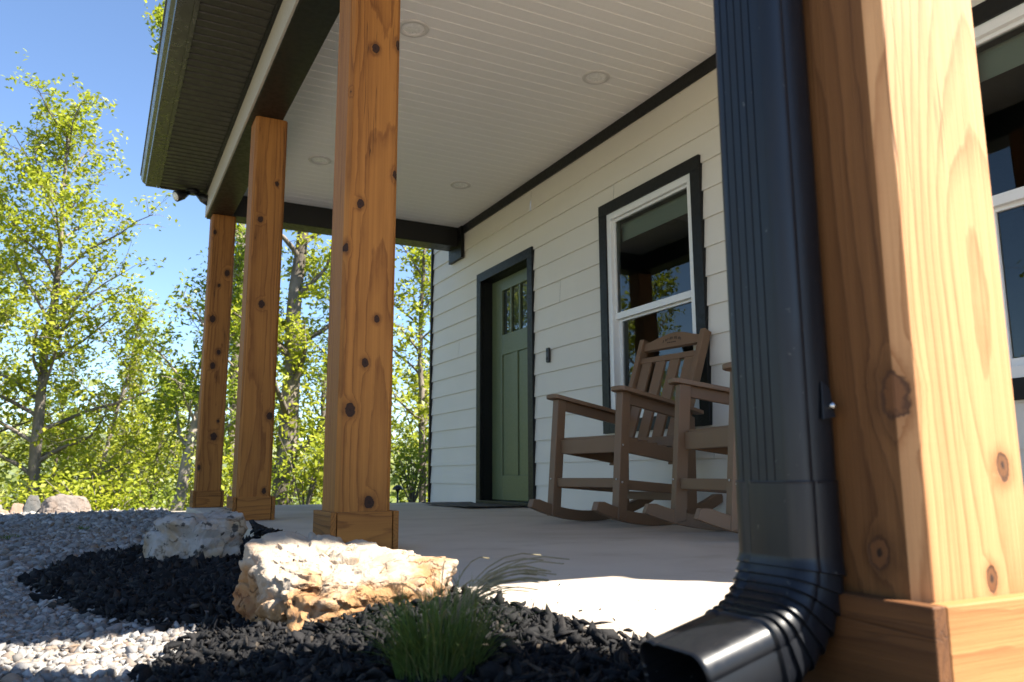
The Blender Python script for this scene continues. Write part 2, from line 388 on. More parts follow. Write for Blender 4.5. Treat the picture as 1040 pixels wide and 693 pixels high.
# ------------------------------------------------------------------ ground
BED = [(1.0, 4.4), (.61, 4.15), (.38, 4.15), (.19, 4.0), (-.02, 3.55), (-.162, 3.0), (-.066, 2.55), (.05, 2.15), (.155, 1.96), (.245, 2.03),
       (.216, 1.79), (.155, 1.69), (.092, 1.49), (.05, 1.1), (.12, .75), (.35, .35), (.6, .2), (1.0, .2)]
BP = np.array(BED)
def bed_signed(x, y):     # + inside the mulch bed, metres to its edge (numpy)
    x = np.asarray(x, float); y = np.asarray(y, float); ins = np.zeros(x.shape, bool); d = np.full(x.shape, 1e9)
    n = len(BP)
    for i in range(n):
        x0, y0 = BP[i]; x1, y1 = BP[(i + 1) % n]
        c = ((y0 > y) != (y1 > y)) & (x < (x1 - x0) * (y - y0) / (y1 - y0 + 1e-12) + x0); ins ^= c
        t = np.clip(((x - x0) * (x1 - x0) + (y - y0) * (y1 - y0)) / ((x1 - x0) ** 2 + (y1 - y0) ** 2), 0, 1)
        d = np.minimum(d, np.hypot(x - x0 - t * (x1 - x0), y - y0 - t * (y1 - y0)))
    return np.where(ins, d, -d)
def wob(x, y): return .5 * np.sin(x * 3.1 + 1.3 * np.sin(y * 2.3)) + .5 * np.sin(y * 2.7 + 1.7 * np.sin(x * 1.9))
def zg(x, y):
    x = np.asarray(x, float); y = np.asarray(y, float)
    z = -.052 - .0095 * np.clip(y - 2.2, 0, 8) + .006 * wob(x, y)
    s = bed_signed(x, y)
    m = np.clip((s + .02) / .18, 0, 1); z = z + m * (.022 + .040 * np.clip((2.1 - y) / .6, 0, 1) * np.clip((x - .2) / .3, 0, 1))
    edge = np.maximum(y - (9.9 + .35 * np.sin(x * .8)), -7 - x)
    e = np.clip(edge, 0, None); z = z - np.minimum(e * .22, 9)
    return z
def lin(a, b, n): return list(np.linspace(a, b, n, endpoint=False))
gx = lin(-900, -60, 12) + lin(-60, -9, 12) + lin(-9, -2, 20) + lin(-2, .78, 56) + lin(.78, 4, 8) + lin(4, 20, 10) + lin(20, 901, 14)
gy = lin(-300, -5, 8) + lin(-5, .1, 10) + lin(.1, 5, 98) + lin(5, 14, 50) + lin(14, 60, 24) + lin(60, 1500, 16)
X, Y = np.meshgrid(np.array(gx), np.array(gy)); Z = zg(X, Y)
V = np.stack([X.ravel(), Y.ravel(), Z.ravel()], 1); nx = len(gx)
ii, jj = np.meshgrid(np.arange(nx - 1), np.arange(len(gy) - 1)); a = (jj * nx + ii).ravel()
g = mesh_np('ground', V, np.stack([a, a + 1, a + 1 + nx, a + nx], 1), M['ground'], None, True); kind(g, 'structure')
at_ = g.data.attributes.new('wild', 'FLOAT', 'POINT')
wild = np.clip(np.maximum(Y - 9.7, -6.5 - X) / 1.2 + .2, 0, 1); wild = np.maximum(wild, np.clip((X - .9) / .5, 0, 1) * np.clip((Y - 8.0) / .4, 0, 1))
at_.data.foreach_set('value', wild.ravel().astype(np.float32))

# far wooded hills on the horizon
hv = []; hf = []; n = 90
for i in range(n + 1):
    az = R_(-65 + 150 * i / n)
    for k, (dist, hh) in enumerate(((170, -12), (240, -1), (310, 9), (390, 17), (520, 8), (700, -14))):
        h = hh + (0 if k in (0, 5) else 5 * mnoise.noise((az * 3.0, k * .4, 2)) + 2.2 * mnoise.noise((az * 14, k, 5)))
        hv.append((dist * math.sin(az), dist * math.cos(az), h))
for i in range(n):
    for k in range(5): q = i * 6 + k; hf.append((q, q + 6, q + 7, q + 1))
mb = MB(); mb.add(hv, hf); kind(mb.build('hills', M['hills'], None, True), 'structure')

# icosahedron scatter (pebbles, mulch chips)
t_ = (1 + 5 ** .5) / 2
ICO = np.array([(-1, t_, 0), (1, t_, 0), (-1, -t_, 0), (1, -t_, 0), (0, -1, t_), (0, 1, t_), (0, -1, -t_), (0, 1, -t_), (t_, 0, -1), (t_, 0, 1), (-t_, 0, -1), (-t_, 0, 1)]) / math.hypot(1, t_)
ICF = np.array([(0, 11, 5), (0, 5, 1), (0, 1, 7), (0, 7, 10), (0, 10, 11), (1, 5, 9), (5, 11, 4), (11, 10, 2), (10, 7, 6), (7, 1, 8), (3, 9, 4), (3, 4, 2), (3, 2, 6), (3, 6, 8), (3, 8, 9), (4, 9, 5), (2, 4, 11), (6, 2, 10), (8, 6, 7), (9, 8, 1)])
def rot_np(n, tilt):
    a = rng.uniform(0, 2 * np.pi, n); b = rng.normal(0, tilt, n); c = rng.normal(0, tilt, n)
    ca, sa, cb, sb, cc, sc = np.cos(a), np.sin(a), np.cos(b), np.sin(b), np.cos(c), np.sin(c); o = np.zeros(n); l = np.ones(n)
    Rz = np.array([[ca, -sa, o], [sa, ca, o], [o, o, l]]); Rx = np.array([[l, o, o], [o, cb, -sb], [o, sb, cb]]); Ry = np.array([[cc, o, sc], [o, l, o], [-sc, o, cc]])
    return np.einsum('ijn,jkn,kln->nil', Rz, Rx, Ry)
def scatter(P, size, tilt, jit):      # P (n,3), size (n,3)
    n = len(P); v = ICO[None] * (1 + rng.normal(0, jit, (n, 12, 1))) + rng.normal(0, jit * .5, (n, 12, 3))
    v = v * size[:, None, :]; v = np.einsum('nij,nkj->nki', rot_np(n, tilt), v) + P[:, None, :]
    return v.reshape(-1, 3), (ICF[None] + 12 * np.arange(n)[:, None, None]).reshape(-1, 3)
def field(n, x0, x1, y0, y1): return rng.uniform(x0, x1, n), rng.uniform(y0, y1, n)
allV = []; allF = []; off = 0
for (n, x0, x1, y0, y1, s0, s1) in ((24000, -1.0, .6, 1.3, 3.4, .0038, .0105), (5000, -1.0, .6, 1.3, 3.4, .003, .006), (17000, -1.9, .72, 3.4, 7, .008, .019), (9000, -2.6, .9, 7, 10.1, .012, .028), (9000, -6.5, -1.0, 1.0, 10, .013, .03), (3000, -1.5, .5, -.4, 1.3, .008, .018)):
    x, y = field(n, x0, x1, y0, y1); s = bed_signed(x, y); keep = (s < .012 + .03 * rng.normal(0, 1, n)) & (x < .72)
    far_ = ~((np.hypot(x, y) < .45)); keep &= far_; x, y = x[keep], y[keep]; k = len(x)
    r = rng.uniform(s0, s1, k) * rng.choice([1, 1, 1, 1.35], k)
    sz = np.stack([r * rng.uniform(.9, 1.8, k), r * rng.uniform(.6, 1.1, k), r * rng.uniform(.35, .8, k)], 1)
    v, f = scatter(np.stack([x, y, zg(x, y) + r * rng.uniform(.0, .5, k)], 1), sz, .5, .25)
    allV.append(v); allF.append(f + off); off += len(v)
kind(mesh_np('gravel', np.concatenate(allV), np.concatenate(allF), M['pebble']), 'stuff')['label'] = 'tan and grey pebble gravel covering the yard beside the porch'
# mulch chips
x, y = field(95000, -.25, .79, .2, 4.4); s = bed_signed(x, y); keep = (s > .0 + .018 * rng.normal(0, 1, len(x))) & (np.hypot(x, y) > .5) & (x < .735 + .035 * np.clip((1.6 - y) / .4, 0, 1) * np.clip((y - .75) / .1, 0, 1) + .012 * rng.normal(0, 1, len(x)))
x, y, s = x[keep], y[keep], s[keep]
dens = np.clip(.35 + 1.2 * np.exp(-(y - 1.2) / 1.6), 0, 1); keep = rng.uniform(0, 1, len(x)) < dens; x, y = x[keep], y[keep]
xc, yc = .74 + np.abs(rng.normal(0, .12, 60)), rng.uniform(.95, 1.9, 60); x, y = np.concatenate([x, xc]), np.concatenate([y, yc]); k = len(x)
big = np.clip(y / 2.2, .75, 1.5)
keepc = np.arange(k) >= k - 60
L = np.where(keepc, .25, 1) * (.005 + .021 * rng.uniform(0, 1, k) ** 2.2) * big
zc = np.maximum(zg(x, y), np.where(x > .722, .004, -9))
sz = np.stack([L, L * rng.uniform(.18, .65, k), L * rng.uniform(.10, .40, k)], 1)
v, f = scatter(np.stack([x, y, zc + rng.uniform(0, .012, k) + rng.choice([0, 0, 0, .01], k)], 1), sz, .95, .36)
mul = kind(mesh_np('mulch', v, f, M['mulch']), 'stuff'); mul['label'] = 'black shredded mulch bed along the porch slab'
# dark soil under the chips
gx2 = np.arange(-.25, .74, .02); gy2 = np.arange(.2, 4.8, .02); X2, Y2 = np.meshgrid(gx2, gy2); s2 = bed_signed(X2, Y2)
idx = -np.ones(X2.shape, int); ok = s2 > .008; idx[ok] = np.arange(ok.sum())
V2 = np.stack([X2[ok], Y2[ok], zg(X2[ok], Y2[ok]) + .005], 1)
q = np.stack([idx[:-1, :-1], idx[:-1, 1:], idx[1:, 1:], idx[1:, :-1]], -1).reshape(-1, 4); q = q[(q >= 0).all(1)]
kind(mesh_np('mulch_bed', V2, q, M['mulch'], None, True), 'structure')

# ------------------------------------------------------------------ porch slab
SX = .73
mb = MB(); mb.box(SX, 3.262, .44, 7.74, -.2, 0); slab = mb.build('porch_floor', M['concrete'], None, False, .008); kind(slab, 'structure')

# ------------------------------------------------------------------ house
XW = 3.264; CE = 2.864; Y0, Y1 = .13, 8.25
house = thing('house', 'cream sided house with covered porch, black trim and green door', 'house', (0, 0, 0))
DOOR = (5.873, 7.017, -.05, 2.246); WIN = [(3.677, 4.817, .563, 2.273), (.95, 2.09, .563, 2.273)]
OPEN = [DOOR] + WIN
mb = MB(); ex = .1847; T = .013; nC = 17
for i in range(nC):
    z0 = -.0 + ex * i - (0.02 if i == 0 else 0); z1 = ex * (i + 1)
    cuts = sorted({z0, z1, *[z for o in OPEN for z in (o[2], o[3]) if z0 < z < z1]})
    for a, b in zip(cuts[:-1], cuts[1:]):
        blk = sorted((o[0] + .03, o[1] - .03) for o in OPEN if o[2] + .03 < (a + b) / 2 < o[3] - .03 + .0)
        ys = [Y0] + [q for o in blk for q in o] + [Y1]
        if i % 3 != 1 and len(ys) == 2 + 2 * len(blk):
            yj = 2.4 + ((i * 1.618) % 1) * 5.4
            if all(not (p_ - .12 < yj < q_ + .12) for p_, q_ in blk): ys = sorted(ys + [yj - .0015, yj + .0015])
        for y0, y1 in zip(ys[0::2], ys[1::2]):
            xa = XW - T * (1 - (a - z0) / (z1 - z0)); xb = XW - T * (1 - (b - z0) / (z1 - z0))
            mb.add([(xa, y0, a), (xa, y1, a), (xb, y1, b), (xb, y0, b)], [(0, 1, 2, 3)])
            if a == z0: mb.add([(XW + .002, y0, a), (XW + .002, y1, a), (xa, y1, a), (xa, y0, a)], [(0, 1, 2, 3)])
mb.build('siding', M['siding'], house, recalc=False)
mb = MB()        # other walls of the house
H2 = 3.14
mb.add([(XW, Y1, -.2), (11, Y1, -.2), (11, Y1, H2), (XW, Y1, H2)], [(0, 1, 2, 3)])
mb.add([(XW, Y0, -.2), (11, Y0, -.2), (11, Y0, H2), (XW, Y0, H2)], [(0, 1, 2, 3)])
mb.add([(11, Y0, -.2), (11, Y1, -.2), (11, Y1, H2), (11, Y0, H2)], [(0, 1, 2, 3)])
mb.build('wall', M['siding'], house)
mb = MB(); mb.box(XW - .030, XW + .02, Y1 - .012, Y1 + .02, -.05, 3.1); mb.build('corner_trim', M['trim'], house)
mb = MB(); mb.box(XW - .03, XW - .013, Y0, 7.46, 2.774, CE - .002); mb.build('crown_trim', M['trim'], house)
# ceiling boards with V grooves, running across the porch
mb = MB(); bw = .1016; y = .46; prof = []
while y < 7.47:
    e = min(y + bw, 7.47)
    prof += [(y, CE + .005), (y + .005, CE), (e - .005, CE), (e, CE + .005)]; y += bw
vs = []; fs = []
for (yy, zz) in prof: vs += [(.95, yy, zz), (XW, yy, zz)]
for i in range(len(prof) - 1): fs.append((2 * i, 2 * i + 1, 2 * i + 3, 2 * i + 2))
mb.add(vs, fs); mb.build('ceiling', M['ceiling'], house, recalc=False)
# beams
BB = 2.659
mb = MB(); mb.box(.742, .952, .46, 7.69, BB, CE + .02); mb.build('beam', M['beam'], house, False, .004)
mb = MB(); mb.box(.954, XW - .035, 7.47, 7.69, BB, CE + .02); mb.build('beam', M['beam'], house, False, .004)
mb = MB(); mb.box(.954, XW - .035, .46, .67, BB, CE + .02); mb.build('beam', M['beam'], house, False, .004)
mb = MB(); mb.box(3.215, XW - .012, 7.365, 7.70, 2.515, CE - .004); mb.build('beam_bracket', M['trim'], house, False, .003)
mb = MB(); mb.box(.725, .740, .46, 7.66, BB + .002, 2.884); mb.build('frieze_board', M['frieze'], house, False, .002)
# soffit with pressed ribs
SZ = 2.887; prof = []; y = .44
while y < 7.65:
    prof += [(y, SZ), (y + .058, SZ), (y + .062, SZ + .008), (y + .080, SZ + .008), (y + .0847, SZ)]; y += .0847
prof = [(min(a, 7.65), b) for a, b in prof]
vs = []; fs = []
for (yy, zz) in prof: vs += [(.322, yy, zz), (.700, yy, zz)]
for i in range(len(prof) - 1): fs.append((2 * i, 2 * i + 1, 2 * i + 3, 2 * i + 2))
mb = MB(); mb.add(vs, fs); mb.build('soffit', M['soffit'], house, recalc=False)
mb = MB(); mb.box(.700, .7245, .44, 7.65, SZ - .016, SZ + .01); mb.build('soffit_channel', M['trim'], house)
mb = MB(); mb.box(.295, .322, .44, 7.66, SZ - .006, 3.06); mb.build('fascia', M['gutter'], house, False, .002)
# K-style gutter along the eave
gp = [(.293, SZ + .10), (.293, SZ - .002), (.205, SZ - .002), (.199, SZ + .014), (.176, SZ + .030), (.162, SZ + .062), (.161, SZ + .085), (.152, SZ + .088), (.152, SZ + .106), (.166, SZ + .106), (.166, SZ + .094), (.178, SZ + .06), (.21, SZ + .034), (.21, SZ + .006), (.288, SZ + .006), (.288, SZ + .10)]
mb = MB(); mb.prism(gp, .46, 7.66, 1)
mb.prism([(.293, SZ + .10), (.293, SZ - .002), (.205, SZ - .002), (.199, SZ + .014), (.176, SZ + .030), (.162, SZ + .062), (.161, SZ + .10)], 7.661, 7.664, 1)
mb.prism([(.293, SZ + .10), (.293, SZ - .002), (.205, SZ - .002), (.199, SZ + .014), (.176, SZ + .030), (.162, SZ + .062), (.161, SZ + .10)], .456, .459, 1)
mb.build('gutter', M['gutter'], house)
# roof: one low slope rising from the eave over porch and house
def rz_(x): return 3.03 + .16 * (x - .22)
YR0, YRH, YR1 = .46, .10, 8.55
mb = MB()
for (xa, xb, ya, yb) in ((.22, 3.3, YR0, 7.66), (3.3, 11.4, YRH, YR1)):
    mb.hexa([(xa, ya, rz_(xa)), (xb, ya, rz_(xb)), (xb, yb, rz_(xb)), (xa, yb, rz_(xa)), (xa, ya, rz_(xa) + .05), (xb, ya, rz_(xb) + .05), (xb, yb, rz_(xb) + .05), (xa, yb, rz_(xa) + .05)])
mb.build('roof', M['roof'], house)
for ya, yb in ((YR0 + .003, YR0 + .023), (7.630, 7.650)):     # gable rakes close the roof ends
    mb = MB(); mb.hexa([(.325, ya, SZ - .01), (3.30, ya, SZ - .01), (3.30, yb, SZ - .01), (.325, yb, SZ - .01), (.325, ya, rz_(.325) - .002), (3.30, ya, rz_(3.3) - .002), (3.30, yb, rz_(3.3) - .002), (.325, yb, rz_(.325) - .002)])
    mb.build('rake_board', M['gutter'], house)

# door
door = bpy.data.objects.new('door', None); COL.objects.link(door); door.parent = house
mb = MB(); c = .09; y0, y1, _, zt = DOOR; xo = XW - .030; xi = XW + .10
mb.box(xo, XW + .004, y0, y0 + c, -.0, zt - c); mb.box(xo, XW + .004, y1 - c, y1, -.0, zt - c); mb.box(xo, XW + .004, y0, y1, zt - c, zt)
mb.build('door_casing', M['trim'], door, False, .003)
mb = MB(); mb.box(XW + .005, xi + .06, y0 + c - .02, y0 + c + .002, 0, zt - c + .002); mb.box(XW + .005, xi + .06, y1 - c - .002, y1 - c + .02, 0, zt - c + .002); mb.box(XW + .005, xi + .06, y0 + c, y1 - c, zt - c - .002, zt - c + .02)
mb.build('door_jamb', M['trim'], door)
mb = MB(); mb.box(XW - .05, xi + .05, y0 + c - .04, y1 - c + .04, .001, .038); mb.build('threshold', M['beam'], door, False, .004)
ys0, ys1, zs0, zs1 = y0 + c + .004, y1 - c - .004, .042, zt - c - .006
mid = (ys0 + ys1) / 2; hx = xi
mb = MB(); d = .012   # stiles and rails proud of the flat panels
L0, L1 = mid - .262, mid + .262; PZ = [(.267, 1.40), (1.595, 2.03)]
mb.box(hx, hx + .04, ys0, L0, zs0, zs1); mb.box(hx, hx + .04, L1, ys1, zs0, zs1)
mb.box(hx, hx + .04, L0, L1, zs0, PZ[0][0]); mb.box(hx, hx + .04, L0, L1, PZ[0][1], PZ[1][0]); mb.box(hx, hx + .04, L0, L1, PZ[1][1], zs1)
mb.box(hx, hx + .04, mid - .052, mid + .052, PZ[0][0], PZ[0][1])
mb.build('door_slab', M['door'], door, False, .004)
for a, b in ((L0, mid - .052), (mid + .052, L1)):
    mb = MB(); mb.box(hx + .013, hx + .03, a, b, PZ[0][0], PZ[0][1]); mb.build('door_panel', M['door'], door)
w3 = (L1 - L0) / 3
mb = MB(); 
for k in (1, 2): mb.box(hx + .004, hx + .036, L0 + k * w3 - .014, L0 + k * w3 + .014, PZ[1][0], PZ[1][1])
for o_ in mb.v and [0]: pass
mb.build('door_muntin', M['door'], door, False, .003)
for k in range(3):
    mb = MB(); a = L0 + k * w3 + (.014 if k else 0); b = L0 + (k + 1) * w3 - (.014 if k < 2 else 0)
    mb.add([(hx + .02, a, PZ[1][0]), (hx + .02, a, PZ[1][1]), (hx + .02, b, PZ[1][1]), (hx + .02, b, PZ[1][0])], [(0, 1, 2, 3)]); mb.build('door_glass', M['doorglass'], door, recalc=False)
# windows
def window(y0, y1, z0, z1):
    w = bpy.data.objects.new('window', None); COL.objects.link(w); w.parent = house
    c = .088; xo = XW - .032
    mb = MB(); mb.box(xo, XW + .004, y0, y0 + c, z0, z1 - c); mb.box(xo, XW + .004, y1 - c, y1, z0, z1 - c); mb.box(xo, XW + .004, y0, y1, z1 - c, z1); mb.box(xo, XW + .004, y0 + c, y1 - c, z0, z0 + c)
    mb.build('window_casing', M['trim'], w, False, .003)
    a, b, p, q = y0 + c - .002, y1 - c + .002, z0 + c - .002, z1 - c + .002; fw = .052; x0, x1 = XW - .018, XW + .07
    mb = MB(); mb.box(x0, x1, a, a + fw, p, q - fw); mb.box(x0, x1, b - fw, b, p, q - fw); mb.box(x0, x1, a, b, q - fw, q); mb.box(x0, x1, a + fw, b - fw, p, p + fw)
    mb.build('window_frame', M['white'], w, False, .004)
    zr = 1.40
    a2, b2, p2, q2 = a + fw, b - fw, p + fw, q - fw
    mb = MB(); x0 = XW + .006; s = .032     # sashes: upper outside, lower set back
    mb.box(x0, x0 + .026, a2, b2, zr - .018, zr + .030); mb.box(x0, x0 + .026, a2, a2 + s * .6, zr + .03, q2); mb.box(x0, x0 + .026, b2 - s * .6, b2, zr + .03, q2); mb.box(x0, x0 + .026, a2 + s * .6, b2 - s * .6, q2 - s * .6, q2)
    mb.build('upper_sash', M['white'], w, False, .003)
    mb = MB(); x2 = XW + .036
    mb.box(x2, x2 + .026, a2, a2 + s, p2, zr + .0); mb.box(x2, x2 + .026, b2 - s, b2, p2, zr + .0); mb.box(x2, x2 + .026, a2 + s, b2 - s, p2, p2 + s * 1.2); mb.box(x2, x2 + .026, a2 + s, b2 - s, zr - .035, zr + .0)
    mb.build('lower_sash', M['white'], w, False, .003)
    for nm, xx, u, v in (('upper_pane', x0 + .014, zr + .02, q2 - .005), ('lower_pane', x2 + .014, p2 + .01, zr - .02)):
        mb = MB(); mb.add([(xx, a2 + .005, u), (xx, a2 + .005, v), (xx, b2 - .005, v), (xx, b2 - .005, u)], [(0, 1, 2, 3)]); mb.build(nm, M['glass'], w, recalc=False)
    mb = MB(); mb.tube([(XW + .12, a2 - .02, q2 - .03), (XW + .12, b2 + .02, q2 - .03)], [.028, .028], 14); mb.box(XW + .094, XW + .097, a2 - .01, b2 + .01, q2 - .15, q2 - .03)
    mb.build('roller_shade', M['shade'], w)
for q in WIN: window(*q)
mb = MB(); x0, x1, y0, y1, z0, z1 = XW + .17, 7.5, .45, 5.8, 0, 2.7
vs = [(x0, y0, z0), (x1, y0, z0), (x1, y1, z0), (x0, y1, z0), (x0, y0, z1), (x1, y0, z1), (x1, y1, z1), (x0, y1, z1)]
mb.add(vs, [(0, 1, 2, 3), (4, 5, 6, 7), (0, 1, 5, 4), (1, 2, 6, 5), (2, 3, 7, 6)]); mb.build('room', M['room'], house)

# ------------------------------------------------------------------ posts
PX = .88; HW = .105
POSTS = [
    (.565, 'thick cedar post in full sun beside the black downspout', [(.053, -.105, .285, .012), (.012, -.105, .162, .008), (-.112, -.092, .363, .026), (-.105, -.055, .191, .012), (-.105, .0, 1.1, .02), (.03, -.105, 1.5, .02)], 3.1, (.075, .02), 1.0),
    (2.89, 'knotty cedar post standing right behind the big sunlit rock', [(-.001, -.105, 1.982, .015), (.1, -.105, 2.024, .014), (-.105, -.105, 1.776, .014), (.1, -.105, 1.46, .015), (-.046, -.105, 1.318, .014), (-.105, -.105, 1.136, .014), (.032, -.105, .867, .014), (-.009, -.105, .696, .012), (-.062, -.105, .516, .019), (.02, -.105, .179, .014)], 1.3, (.02, .12), 1.0),
    (5.21, 'cedar post with a big dark knot low down, behind the pitted grey rock', [(-.045, -.105, 1.938, .017), (-.012, -.105, 1.372, .015), (.073, -.105, .65, .024), (.06, -.105, .18, .012), (.05, -.105, 2.2, .013)], 5.2, (-.05, .15), .92),
    (7.49, 'far corner cedar post with many knots, under the floodlight', [(-.075, -.105, 2.483, .016), (.051, -.105, 2.111, .018), (-.014, -.105, 1.988, .016), (-.051, -.105, 1.673, .022), (.016, -.105, 1.374, .018), (-.028, -.105, 1.248, .018), (.046, -.105, .752, .014), (.016, -.105, .616, .024), (-.094, -.105, .345, .018)], 8.7, (.05, .10), .9)]
for (yf, label, knots, seed, pith, tone) in POSTS:
    p = thing('porch_post', label, 'post', (PX, yf + HW, 0), 0, 'cedar porch posts')
    ch = .016; h = HW
    oct_ = [(-h + ch, -h), (h - ch, -h), (h, -h + ch), (h, h - ch), (h - ch, h), (-h + ch, h), (-h, h - ch), (-h, -h + ch)]
    mb = MB(); mb.prism(oct_, .002, BB - .002, 2)
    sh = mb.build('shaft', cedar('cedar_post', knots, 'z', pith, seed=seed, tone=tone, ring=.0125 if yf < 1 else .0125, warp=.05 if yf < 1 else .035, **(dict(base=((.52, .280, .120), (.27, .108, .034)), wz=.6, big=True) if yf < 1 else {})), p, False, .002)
    if yf < 1:      # yard-side face painted darker, its shade put into the wood colour
        sh.data.materials.append(cedar('cedar_post_shaded_face', knots, 'z', (.16, .03), seed=seed + 2.2, tone=.50, ring=.012, warp=.03, wz=.6, big=True, base=((.37, .160, .050), (.15, .055, .013))))
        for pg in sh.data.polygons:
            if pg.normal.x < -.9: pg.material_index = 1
    o = .128; tk = .0215; bh = .146; bs = {'base': ((.42, .205, .070), (.23, .09, .025))} if yf < 1 else {}; b2 = {'base': ((.17, .068, .02), (.075, .027, .007))} if yf < 1 else {}; mx = cedar('cedar_base_x', (), 'x', (.02, .05), seed=seed + .6, ring=.011, tone=tone * .93, **bs); my = cedar('cedar_base_y', (), 'y', (.07, .05), seed=seed + .9, ring=.011, tone=tone * .85, **b2)  # near post's side base boards coloured darker, painting in their shade
    for sx in (-1, 1):
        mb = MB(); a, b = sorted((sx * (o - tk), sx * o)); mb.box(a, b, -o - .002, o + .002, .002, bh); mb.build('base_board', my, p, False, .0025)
    for sy in (-1, 1):
        mb = MB(); a, b = sorted((sy * (o - tk), sy * o)); mb.box(-o + tk + .003, o - tk - .003, a, b, .002, bh - .001); mb.build('base_board', mx, p, False, .0025)

# ------------------------------------------------------------------ downspout
ds = thing('downspout', 'black ribbed metal downspout on the sunlit cedar post', 'downspout', (.7375, .71, 0))
hx, hy = .0375, .054        # half sizes in x (away from the post) and y
def rect_prof(hx, hy, ribs=5, r=.020):
    P = []
    def arc(cx, cy, a0):
        for k in range(9):
            t = R_(a0 + 90 * k / 8); P.append((cx + r * math.cos(t), cy + r * math.sin(t)))
    def ribbed(ax, fixed, lo, hi, sgn, n, dep=.0019):
        # n shallow raised ribs along the side
        for k in range(n):
            c = lo + (hi - lo) * (k + .5) / n; w = abs(hi - lo) / n
            s = 1 if hi > lo else -1
            for u, q in ((-.48, 0), (-.40, -dep), (-.36, -dep), (-.28, 0)):
                pos = c + s * u * w
                P.append((fixed + sgn * q, pos) if ax == 'x' else (pos, fixed + sgn * q))
    arc(hx - r, -hy + r, -90); P2 = None
    arc(hx - r, hy - r, 0)
    ribbed('y', hy, hx - r - .002, -hx + r + .002, 1, 3)
    arc(-hx + r, hy - r, 90)
    ribbed('x', -hx, hy - r - .002, -hy + r + .002, -1, ribs)
    arc(-hx + r, -hy + r, 180)
    ribbed('y', -hy, -hx + r + .002, hx - r - .002, -1, 1, .0008)
    return P
PR = rect_prof(hx, hy)
def sweep(mb, frames, prof, thick=None):     # frames: (origin, ax, ay, scale)
    n = len(prof); vs = []; fs = []
    for (o, ax, ay, s) in frames:
        for (a, b) in prof: vs.append(Vector(o) + Vector(ax) * a * s + Vector(ay) * b * s)
    for i in range(len(frames) - 1):
        for k in range(n): fs.append((i * n + k, i * n + (k + 1) % n, (i + 1) * n + (k + 1) % n, (i + 1) * n + k))
    mb.add(vs, fs)
fr = [((0, 0, z), (1, 0, 0), (0, 1, 0), 1.0) for z in (.262, .8, 1.6, 2.45)]
mb = MB(); sweep(mb, fr, PR); pp_ = mb.build('pipe', M['spout'], ds, True); pp_.data.set_sharp_from_angle(angle=R_(50))
# elbow at the foot, kicking out to the yard, with crimp ridges
def elbow_frames(z_top, z_arc, Rr, ang, straight, sgn=-1, nr=8):
    F = []; prof_s = 1.035
    F.append(((0, 0, z_top), 0, prof_s)); F.append(((0, 0, z_top - .004), 0, prof_s)); F.append(((0, 0, z_arc + .004), 0, prof_s)); F.append(((0, 0, z_arc + .001), 0, prof_s))
    for k in range(nr):
        a0 = ang * k / nr; a1 = ang * (k + .8) / nr; am = ang * (k + .88) / nr
        a1 = ang * (k + .955) / nr; am = ang * (k + .985) / nr
        for a, s in ((a0 + .002, 1.0), ((a0 + a1) / 2, 1.022), (a1, 1.062), (am, 1.055)):
            F.append(((-Rr * (1 - math.cos(a)), 0, z_arc - Rr * math.sin(a)), a, s * prof_s))
    e = F[-1][0]; dx, dz = -math.sin(ang), -math.cos(ang)
    for tt in (.003, .012, straight - .006, straight): F.append(((e[0] + dx * tt, 0, e[2] + dz * tt), ang, prof_s * (1.0 if tt < .02 else 1.0)))
    return [(o, (math.cos(a), 0, -math.sin(a)), (0, 1, 0), s) for o, a, s in F]
EF = elbow_frames(.270, .185, .105, R_(76), .10)
PE = rect_prof(hx, hy, 1, .021)
mb = MB(); sweep(mb, EF, PE); el = mb.build('elbow', M['spout'], ds, True); el.data.set_sharp_from_angle(angle=R_(42))
so_ = el.modifiers.new('wall', 'SOLIDIFY'); so_.thickness = .0012; so_.offset = -1
mb = MB(); sweep(mb, [((0, 0, .2705), (1, 0, 0), (0, 1, 0), 1.036), ((0, 0, .2690), (1, 0, 0), (0, 1, 0), 1.046), ((0, 0, .267), (1, 0, 0), (0, 1, 0), 1.037)], PE); mb.build('seam', M['spout'], ds)
# hold-down tab and screw on the side facing the camera
tab = MB(); tab.hexa([(.004, -hy - .006, .340), (.021, -hy - .009, .343), (.021, -hy - .0015, .343), (.004, -hy - .0015, .340), (.008, -hy - .003, .385), (.021, -hy - .003, .378), (.021, -hy - .0015, .378), (.008, -hy - .0015, .385)])
tb = tab.build('strap_tab', M['spout'], ds, False, .001)
mb = MB(); mb.tube([(.0165, -hy - .004, .356), (.0165, -hy - .0125, .356)], [.0042, .0036], 10); mb.build('screw', M['screw'], tb, True)
# offset at the top, back up to the gutter
mb = MB(); fr = []
pts = [(0, 2.45), (0, 2.53), (-.04, 2.60), (-.44, 2.78), (-.50, 2.83), (-.515, 2.89)]
for i, (px_, pz) in enumerate(pts):
    a = pts[max(0, i - 1)]; b = pts[min(len(pts) - 1, i + 1)]; dx, dz = b[0] - a[0], b[1] - a[1]; l = math.hypot(dx, dz)
    fr.append(((px_, 0, pz), (dz / l, 0, -dx / l), (0, 1, 0), .98))
sweep(mb, fr, PR); mb.build('upper_elbow', M['spout'], ds)

